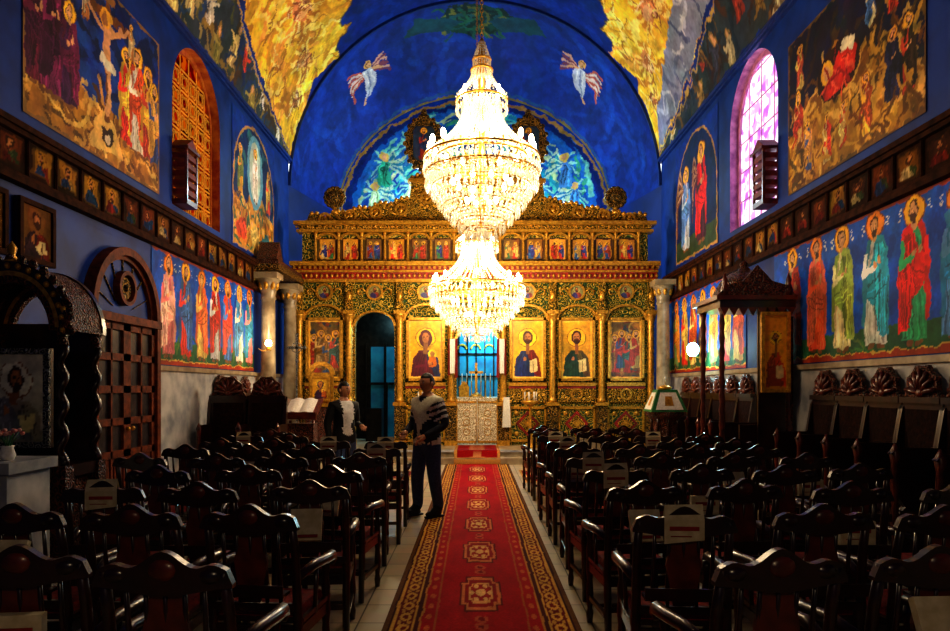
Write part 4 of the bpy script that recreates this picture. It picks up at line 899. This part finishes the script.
def lectern(name,loc,rz,s_=1):
    b=MB(); b.box(-.25,.25,-.2,.2,0,.06,0)
    for s in(-1,1):
        b.lathe(s*.2,0,[(.03,.06),(.02,.2),(.03,.5),(.02,.8),(.03,1.05)],0,8)
    b.box(-.22,.22,-.02,.02,.5,.56,0); b.box(-.24,.24,-.16,.16,.06,1.0,1)
    b.prism([(-.28,1.1),(.28,1.38),(.26,1.42),(-.3,1.14)],'x',-.32,.32,0); b.box(-.32,.32,-.33,-.28,1.08,1.2,0)
    for s in(-1,1):
        vs=[];fs=[]
        for i in range(7):
            u=.24*i/6; hgt=.035*math.sin(pi*min(1,u/.24*1.1))+.01
            vs+=[(s*u,-.24,1.165+hgt),(s*u,.22,1.395+hgt)]
        for i in range(6): fs.append((2*i,2*i+1,2*i+3,2*i+2))
        b.add(vs,fs,2,True)
    b.prism([(-.25,1.15),(.23,1.39),(.225,1.4),(-.255,1.165)],'x',-.25,.25,3)
    return b.obj(name,[M_woodr,M_woodc,M_white,M_redp],loc,rz)
lectern('book_lectern',(-3.02,12.2,0),0)
b=MB(); b.box(-.3,.3,-.2,.2,0,.93,0); b.box(-.33,.33,-.23,.23,.93,1.0,1); b.box(-.27,.27,-.04,.04,1.0,1.68,1); b.arch(0,1.63,.2,.3,'y',-.05,.05,1); b.box(-.2,.2,-.05,-.04,1.06,1.58,2)
b.obj('gilded_icon_stand',[M_woodc,M_gold,M_white],(-3.4,15.5,.27))
framed_icon('stand_icon',.34,.45,None,(-3.4,15.4,1.37),0,(110,30,30),(60,40,70),fr=M_gold,child=True,bg=(220,170,60))
def cross(loc):
    b=MB(); b.lathe(0,0,[(.16,0),(.14,.04),(.03,.08),(.02,.2),(.035,.5),(.02,.6),(.02,1.9),(.04,1.95)],0,12); b.box(-.025,.025,-.015,.015,1.95,2.5,0); b.box(-.17,.17,-.015,.015,2.2,2.26,0)
    for p in((0,2.52),(-.18,2.23),(.18,2.23)): b.sph((p[0],0,p[1]),.035,0,8,6)
    b.arch(0,2.23,.1,.12,'y',-.01,.01,0,0,2*pi,20); b.obj('processional_cross',[M_silver],loc)
cross((-3.92,15.4,.27))
def cstand(loc):
    b=MB(); b.lathe(0,0,[(.18,0),(.16,.04),(.05,.1),(.03,.2),(.05,.4),(.03,.5),(.03,.9),(.06,.95),(.2,1.0),(.2,1.06)],0,14)
    for k in range(7):
        a=2*pi*k/7; b.lathe(.14*math.cos(a),.14*math.sin(a),[(.012,1.06),(.012,1.24),(.002,1.26)],1,6)
    b.obj('brass_candle_stand',[M_gold,M_white],loc)
cstand((-1.15,15.8,.27)); cstand((1.25,15.8,.27))
M_bulb=mat('lamp_glow',(255,230,180),(255,230,180),emit=(255,214,150),estr=40)
M_bulbc=mat('cool_lamp_glow',(200,255,255),(200,255,255),emit=(150,240,255),estr=14)
def sconce(loc,s,m,nm='wall_sconce',r=.065):
    b=MB(); b.lathe(0,0,[(.06,-.14),(.03,-.1),(.05,-.07),(.02,-.05)],0,10); b.tube([(s*.2,0,-.1),(s*.12,0,-.16),(.0,0,-.12)],.012,0,6); b.sph((0,0,0),(r,r,r*1.15),1); b.obj(nm,[M_gold,m],loc)
sconce((-4.1,13.9,2.5),-1,M_bulb); sconce((4.2,13.5,2.35),1,M_bulbc,r=.12)
def plight(nm,loc,col,e,r=.05):
    l=bpy.data.lights.new(nm,'POINT'); l.energy=e; l.color=col; l.shadow_soft_size=r; o=bpy.data.objects.new(nm,l); o.location=loc; COL.objects.link(o); return o
plight('sconce_light',(-4.0,13.75,2.55),(1,.75,.45),20,.04); plight('cool_sconce_light',(4.05,13.3,2.4),(.6,.95,1),45,.04)
# ------------------------------------------------------------------ chandeliers
def crystal_mat():
    m=bpy.data.materials.new('crystal_beads'); m.use_nodes=True; nt=m.node_tree; nt.nodes.clear()
    o=nt.nodes.new('ShaderNodeOutputMaterial'); t=nt.nodes.new('ShaderNodeBsdfTranslucent'); d=nt.nodes.new('ShaderNodeBsdfGlossy'); d.inputs['Roughness'].default_value=.2
    tp=nt.nodes.new('ShaderNodeBsdfTransparent')
    t.inputs['Color'].default_value=(.95,.9,.76,1)
    a=nt.nodes.new('ShaderNodeMixShader'); a.inputs[0].default_value=.4; c=nt.nodes.new('ShaderNodeMixShader'); c.inputs[0].default_value=.33
    nt.links.new(t.outputs[0],a.inputs[1]);nt.links.new(d.outputs[0],a.inputs[2]);nt.links.new(a.outputs[0],c.inputs[1]);nt.links.new(tp.outputs[0],c.inputs[2]);nt.links.new(c.outputs[0],o.inputs['Surface'])
    return m
M_crystal=crystal_mat()
M_bulbch=mat('candle_bulb_glow',(255,235,200),(255,235,200),emit=(255,222,170),estr=32)
def chandelier(x0,y0,zr,R,k,ztop):
    b=MB()
    def bead(x,y,z,r,h):
        v=[(x,y,z+h),(x+r,y,z),(x,y+r,z),(x-r,y,z),(x,y-r,z),(x,y,z-h)]
        b.add(v,[(0,1,2),(0,2,3),(0,3,4),(0,4,1),(5,2,1),(5,3,2),(5,4,3),(5,1,4)],0)
    def ringm(r,z,t=.014): b.tube([(r*math.cos(a),r*math.sin(a),z) for a in np.linspace(0,2*pi,37)[:-1]],t,1,6,True)
    def strands(n,r0,z0,r1,z1,sag,nb,br=.014,ph=0):
        for i in range(n):
            a=2*pi*i/n+ph
            for j in range(nb+1):
                t=j/nb; r=r0+(r1-r0)*t-sag*math.sin(pi*t); z=z0+(z1-z0)*t
                bead(r*math.cos(a),r*math.sin(a),z,br,br*1.25)
    def drops(n,r,z,h=.05,br=.016,ph=0):
        for i in range(n):
            a=2*pi*i/n+ph; bead(r*math.cos(a),r*math.sin(a),z,br*.7,br); bead(r*math.cos(a),r*math.sin(a),z-h*1.5,br,h)
    zt=1.46*k; zm=.9*k; rm=.44*R
    ringm(.15*R,zt+.0); ringm(.18*R,zt-.12); drops(14,.18*R,zt-.15); strands(14,.05*R,zt+.2,.15*R,zt,.0,5)
    strands(20,.15*R,zt,rm,zm+.05,.1*R,18,.013)
    ringm(rm,zm,.012); drops(30,rm,zm-.04,.05); drops(20,rm*.75,zm-.02,.05)
    strands(34,rm*.7,zm,.98*R,.12,.19*R,26,.0145); strands(30,rm*.35,zm,.8*R,.1,.16*R,22,.014,.08)
    ringm(R,.1,.014); ringm(.8*R,.1); ringm(.97*R,-.08,.012)
    drops(60,R,.06,.07,.018); drops(56,.97*R,-.12,.07,.018,.05)
    for t in range(7):
        q=t/6; r=R*(.93-.67*q**1.25); z=-.1-(.72*k)*q**.85; ringm(r,z,.008); drops(max(12,int(54*r/R)),r,z-.02,.055,.019)
    strands(40,.95*R,-.08,.26*R,-.78*k,-.14*R,20,.014)
    b.sph((0,0,-.9*k),(.07,.07,.09),0); ringm(.12*R,-.84*k,.01); drops(10,.12*R,-.85*k,.05)
    b.lathe(0,0,[(.02,-.85*k),(.05,-.6*k),(.025,-.3),(.06,0),(.03,.3),(.05,.6*k),(.025,zm),(.05,zt),(.02,zt+.25)],1,12)
    for i in range(16):
        a=2*pi*i/16; b.tube([(.05*math.cos(a),.05*math.sin(a),-.1),(.5*R*math.cos(a),.5*R*math.sin(a),-.05),(.86*R*math.cos(a),.86*R*math.sin(a),.06)],.01,1,5)
        rr,zz=.9*R,.2
        b.lathe(rr*math.cos(a),rr*math.sin(a),[(.012,.1),(.012,zz-.02)],1,6); b.sph((rr*math.cos(a),rr*math.sin(a),zz+.05),(.03,.03,.06),2,8,6)
    for i in range(10):
        a=2*pi*i/10; b.sph((rm*.8*math.cos(a),rm*.8*math.sin(a),zm+.1),(.022,.022,.045),2,8,6); b.sph((.5*R*math.cos(a),.5*R*math.sin(a),-.2*k),(.03,.03,.045),2,8,6)
    for i in range(6):
        a=i; b.sph((.25*R*math.cos(a),.25*R*math.sin(a),-.45*k),(.03,.03,.04),2,8,6); b.sph((.3*R*math.cos(a),.3*R*math.sin(a),.5*k),(.03,.03,.045),2,8,6)
    z=zt+.25; i=0
    while z+zr<ztop-.05:
        pts=[((.018*math.cos(q) if i%2 else 0),(0 if i%2 else .018*math.cos(q)),z+.03*math.sin(q)) for q in np.linspace(0,2*pi,9)[:-1]]
        b.tube(pts,.006,1,5,True); z+=.048; i+=1
    return b.obj('crystal_chandelier',[M_crystal,M_gold,M_bulbch],(x0,y0,zr))
WARM=(1,.77,.47)
for (x,y,zr,R,k,e,ei) in((.08,8.3,4.23,.685,.87,180,125),(.04,13.4,3.46,.92,1.0,620,210)):
    chandelier(x,y,zr,R,k,10.95)
    for i in range(6):
        a=2*pi*i/6+.3; plight('chandelier_bulb_light',(x+R*1.06*math.cos(a),y+R*1.06*math.sin(a),zr+.22),WARM,e/7,.03)
    for dx,dy,dz in((.0,.1,.45),(.12,0,-.3),(-.25,.1,.1),(.25,-.1,.12),(0,-.1,.95)): plight('chandelier_bulb_light',(x+dx,y+dy,zr+dz*k),(1,.82,.56),ei/5*(.4 if dz>.9 else 1),.05)
plight('sanctuary_lamp_light',(.3,18.0,3.2),(.3,.8,1),240,.1); plight('sanctuary_lamp_light',(-2.2,17.6,3.4),(.3,.8,1),30,.1)
plight('lunette_lamp_light',(-1.6,17.4,6.5),(.7,.94,1),140,.12); plight('lunette_lamp_light',(1.8,17.4,6.5),(.7,.94,1),140,.12)
b=MB(); b.lathe(0,0,[(.02,.5),(.16,.3),(.18,.26),(.02,.24)],0,8,False); b.sph((0,0,.0),(.11,.11,.15),1); b.tube([(0,0,.5),(0,0,7.6)],.01,0,6); b.obj('unseen_fill_lantern',[M_gold,M_bulb],(0,-1.2,3.3)); plight('unseen_fill_light',(.0,-1.0,3.1),WARM,60,.12)  # lantern and light added behind the camera to fill chair backs and figures
# ------------------------------------------------------------------ people
def skin_eval(V_,E_,R_,sub=2):
    me=bpy.data.meshes.new('tmp'); me.from_pydata(V_,E_,[]); o=bpy.data.objects.new('tmp',me); COL.objects.link(o)
    o.modifiers.new('s','SKIN'); s=o.modifiers.new('u','SUBSURF'); s.levels=sub
    for i,r in enumerate(R_):
        sv=me.skin_vertices[0].data[i]; sv.radius=r if hasattr(r,'__len__') else (r,r); sv.use_root=(i==0)
    bpy.context.view_layer.update(); dg=bpy.context.evaluated_depsgraph_get(); ev=o.evaluated_get(dg); m=ev.to_mesh()
    vs=np.array([v.co[:] for v in m.vertices]); fs=[tuple(p.vertices) for p in m.polygons]; ev.to_mesh_clear(); bpy.data.objects.remove(o); return vs,fs
def person(name,loc,rz,H,arms,headturn,style):
    K=H/1.75
    J={'pel':(0,0,.96),'spi':(0,0,1.12),'che':(0,.0,1.28),'uch':(0,.01,1.4),'nk':(0,.015,1.49),'nk2':(0,0,1.57)}
    R={'pel':.165,'spi':.16,'che':.175,'uch':.135,'nk':.075,'nk2':.055}
    Eg=[('pel','spi','torso'),('spi','che','torso'),('che','uch','torso'),('uch','nk','collar'),('nk','nk2','neck')]
    for s,t in((1,'L'),(-1,'R')):
        fw=.05 if s>0 else -.06
        J['hip'+t]=(s*.1,0,.86);J['kn'+t]=(s*.12,-.02+fw*.6,.49);J['an'+t]=(s*.13,.03+fw,.1);J['to'+t]=(s*.15,-.13+fw,.04)
        R['hip'+t]=.115;R['kn'+t]=.085;R['an'+t]=.07;R['to'+t]=.04
        Eg+=[('pel','hip'+t,'leg'),('hip'+t,'kn'+t,'leg'),('kn'+t,'an'+t,'leg'),('an'+t,'to'+t,'foot')]
        J['sh'+t]=(s*.19,.01,1.41);R['sh'+t]=.085; el,wr=arms[t]
        J['el'+t]=el;J['wr'+t]=wr;R['el'+t]=.06;R['wr'+t]=.04
        Eg+=[('uch','sh'+t,'torso'),('sh'+t,'el'+t,'arm'),('el'+t,'wr'+t,'fore')]
    ks=list(J); vs,fs=skin_eval([J[k] for k in ks],[(ks.index(a),ks.index(c_)) for a,c_,_ in Eg],[R[k] for k in ks],3)
    A=np.array([J[a] for a,_,_ in Eg]);B=np.array([J[c_] for _,c_,_ in Eg])
    mb=MB(); mb.add(vs,fs,0,True)
    for i,f in enumerate(fs):
        c_=vs[list(f)].mean(0); d=B-A; t=np.clip(((c_-A)*d).sum(1)/(d*d).sum(1),0,1); dist=np.linalg.norm(c_-(A+d*t[:,None]),axis=1); j=int(dist.argmin()); tag=Eg[j][2]
        mb.m[i]=style(tag,t[j],c_,Eg[j][0])
    for t in('L','R'):
        a=J['an'+t];e=J['to'+t]; mb.sph((a[0],(a[1]+e[1])/2-.01,.045),(.05,.135,.045),5,12,8); mb.box(a[0]-.04,a[0]+.045,e[1]-.05,a[1]+.05,0,.02,5)
    for s,t in((1,'L'),(-1,'R')):
        el=Vector(J['el'+t]);wr=Vector(J['wr'+t]); d=(wr-el).normalized(); side=d.cross(Vector((0,0,1))); 
        if side.length<.2: side=Vector((0,-1,0))
        side.normalize(); up=side.cross(d).normalized()
        hv=[wr-d*.01,wr+d*.04,wr+d*.085]; mb.tube([tuple(p) for p in hv],[.03,.04,.034],3,10)
        for k in range(4):
            o=side*((k-1.5)*.019); ln=[.07,.08,.075,.06][k]; p0=wr+d*.075+o
            mb.tube([tuple(p0),tuple(p0+d*ln*.45-up*.008),tuple(p0+d*ln*.75-up*.028),tuple(p0+d*ln*.85-up*.048)],[.0095,.009,.008,.006],3,6)
        p0=wr+d*.03-side*s*.03; mb.tube([tuple(p0),tuple(p0-side*s*.025+d*.03),tuple(p0-side*s*.02+d*.065-up*.01)],[.012,.011,.008],3,6)
    hz=1.645; ct,st_=math.cos(headturn),math.sin(headturn); HS=1.08
    def T(p): p=(p[0]*HS,p[1]*HS,p[2]*HS); return (p[0]*ct-p[1]*st_,p[0]*st_+p[1]*ct,p[2]+hz)
    nu,nv=32,24; hv=[];dirs=[]
    for j in range(nv+1):
        th=pi*j/nv
        for i in range(nu):
            a=2*pi*i/nu; d=(math.sin(th)*math.cos(a),math.sin(th)*math.sin(a),math.cos(th)); x,y,z=d
            g=lambda cx,cz,w,amp:amp*math.exp(-((x-cx)**2+(z-cz)**2)/(w*w)) if y<0 else 0
            px,py,pz=x*.074,y*.094,z*.115
            if z<0: px*=1-.32*(-z)**1.4; py*=1-.1*(-z)
            if z<-.2 and y>0: py*=.72
            py-=g(0,-.12,.13,.024)+g(0,.05,.09,.01)+g(0,-.5,.18,.006)+g(0,-.85,.25,.008)-g(.36,.08,.14,.009)-g(-.36,.08,.14,.009)+g(0,.25,.5,.004)
            hair=(z>.55) or (y>-.05 and z>-.1) or (y>.35 and z>-.55)
            if hair: q=1.08; px*=q;py*=q;pz*=q if z>0 else 1
            hv.append(T((px,py,pz))); dirs.append(hair)
    hf=[];hm=[]
    for j in range(nv):
        for i in range(nu):
            i2=(i+1)%nu; f=(j*nu+i,(j+1)*nu+i,(j+1)*nu+i2,j*nu+i2); hf.append(f); hm.append(4 if sum(dirs[q] for q in f)>=2 else 3)
    o=len(mb.f); mb.add(hv,hf,3,True)
    for i,m_ in enumerate(hm): mb.m[o+i]=m_
    for s in(-1,1):
        mb.sph(T((s*.078,.005,-.005)),(.013,.02,.03),3,8,6); mb.sph(T((s*.028,-.082,.008)),(.012,.008,.007),6,8,6); mb.sph(T((s*.028,-.088,.008)),(.005,.004,.005),4,6,5); mb.tube([T((s*.014,-.094,.028)),T((s*.045,-.086,.029))],.0045,4,5)
    mb.tube([T((-.022,-.088,-.052)),T((0,-.094,-.05)),T((.022,-.088,-.052))],.0045,7,5)
    o=mb.obj(name,[style.top,style.alt,style.leg,M_skin,M_hair,M_black,M_white,M_redp,style.extra],loc,rz); o.scale=(K,K,K); return o
class S1:
    top=M_vest;alt=M_navy;leg=M_jean;extra=M_white
    def __call__(s,tag,t,c,a):
        if tag=='neck': return 3
        if tag=='foot': return 5
        if tag=='leg' : return 2 if c[2]<.9 else 0
        if tag=='arm': return 8 if .1<t<.22 or .34<t<.46 or .6<t<.7 else 1
        if tag=='fore': return 1
        if tag=='collar': return 1
        return 0
class S2:
    top=M_black;alt=M_white;leg=M_jean;extra=M_navy
    def __call__(s,tag,t,c,a):
        if tag=='neck': return 3
        if tag=='foot': return 5
        if tag=='leg': return 2 if c[2]<.86 else 0
        if tag in('arm','fore'): return 0
        if c[1]<-.04 and abs(c[0])<.1: return 1
        if tag=='collar': return 1 if c[1]<0 else 0
        return 0
person('standing_man',(-.6,8.75,.014),-.75,1.76,{'L':((.28,.06,1.14),(.16,-.2,1.0)),'R':((-.28,.04,1.15),(-.13,-.24,1.04))},.0,S1())
person('standing_man',(-1.9,10.15,0),.75,1.68,{'L':((.26,.06,1.13),(.18,-.2,1.1)),'R':((-.26,.05,1.13),(-.26,-.04,.86))},.3,S2())
# ------------------------------------------------------------------ world, camera
w=bpy.data.worlds.new('daylight'); sc.world=w; w.use_nodes=True; bg=w.node_tree.nodes['Background']; bg.inputs[0].default_value=(.85,.92,1,1); bg.inputs[1].default_value=2.4
cam=bpy.data.cameras.new('camera'); co=bpy.data.objects.new('camera',cam); COL.objects.link(co); sc.camera=co
co.location=(0,0,1.61); co.rotation_euler=(pi/2,0,0); cam.sensor_width=36; cam.lens=26.53; cam.shift_y=.0764; cam.clip_start=.05
sc.view_settings.view_transform='Standard'
try: sc.view_settings.look='Medium High Contrast'
except Exception: pass
sc.view_settings.exposure=-.1
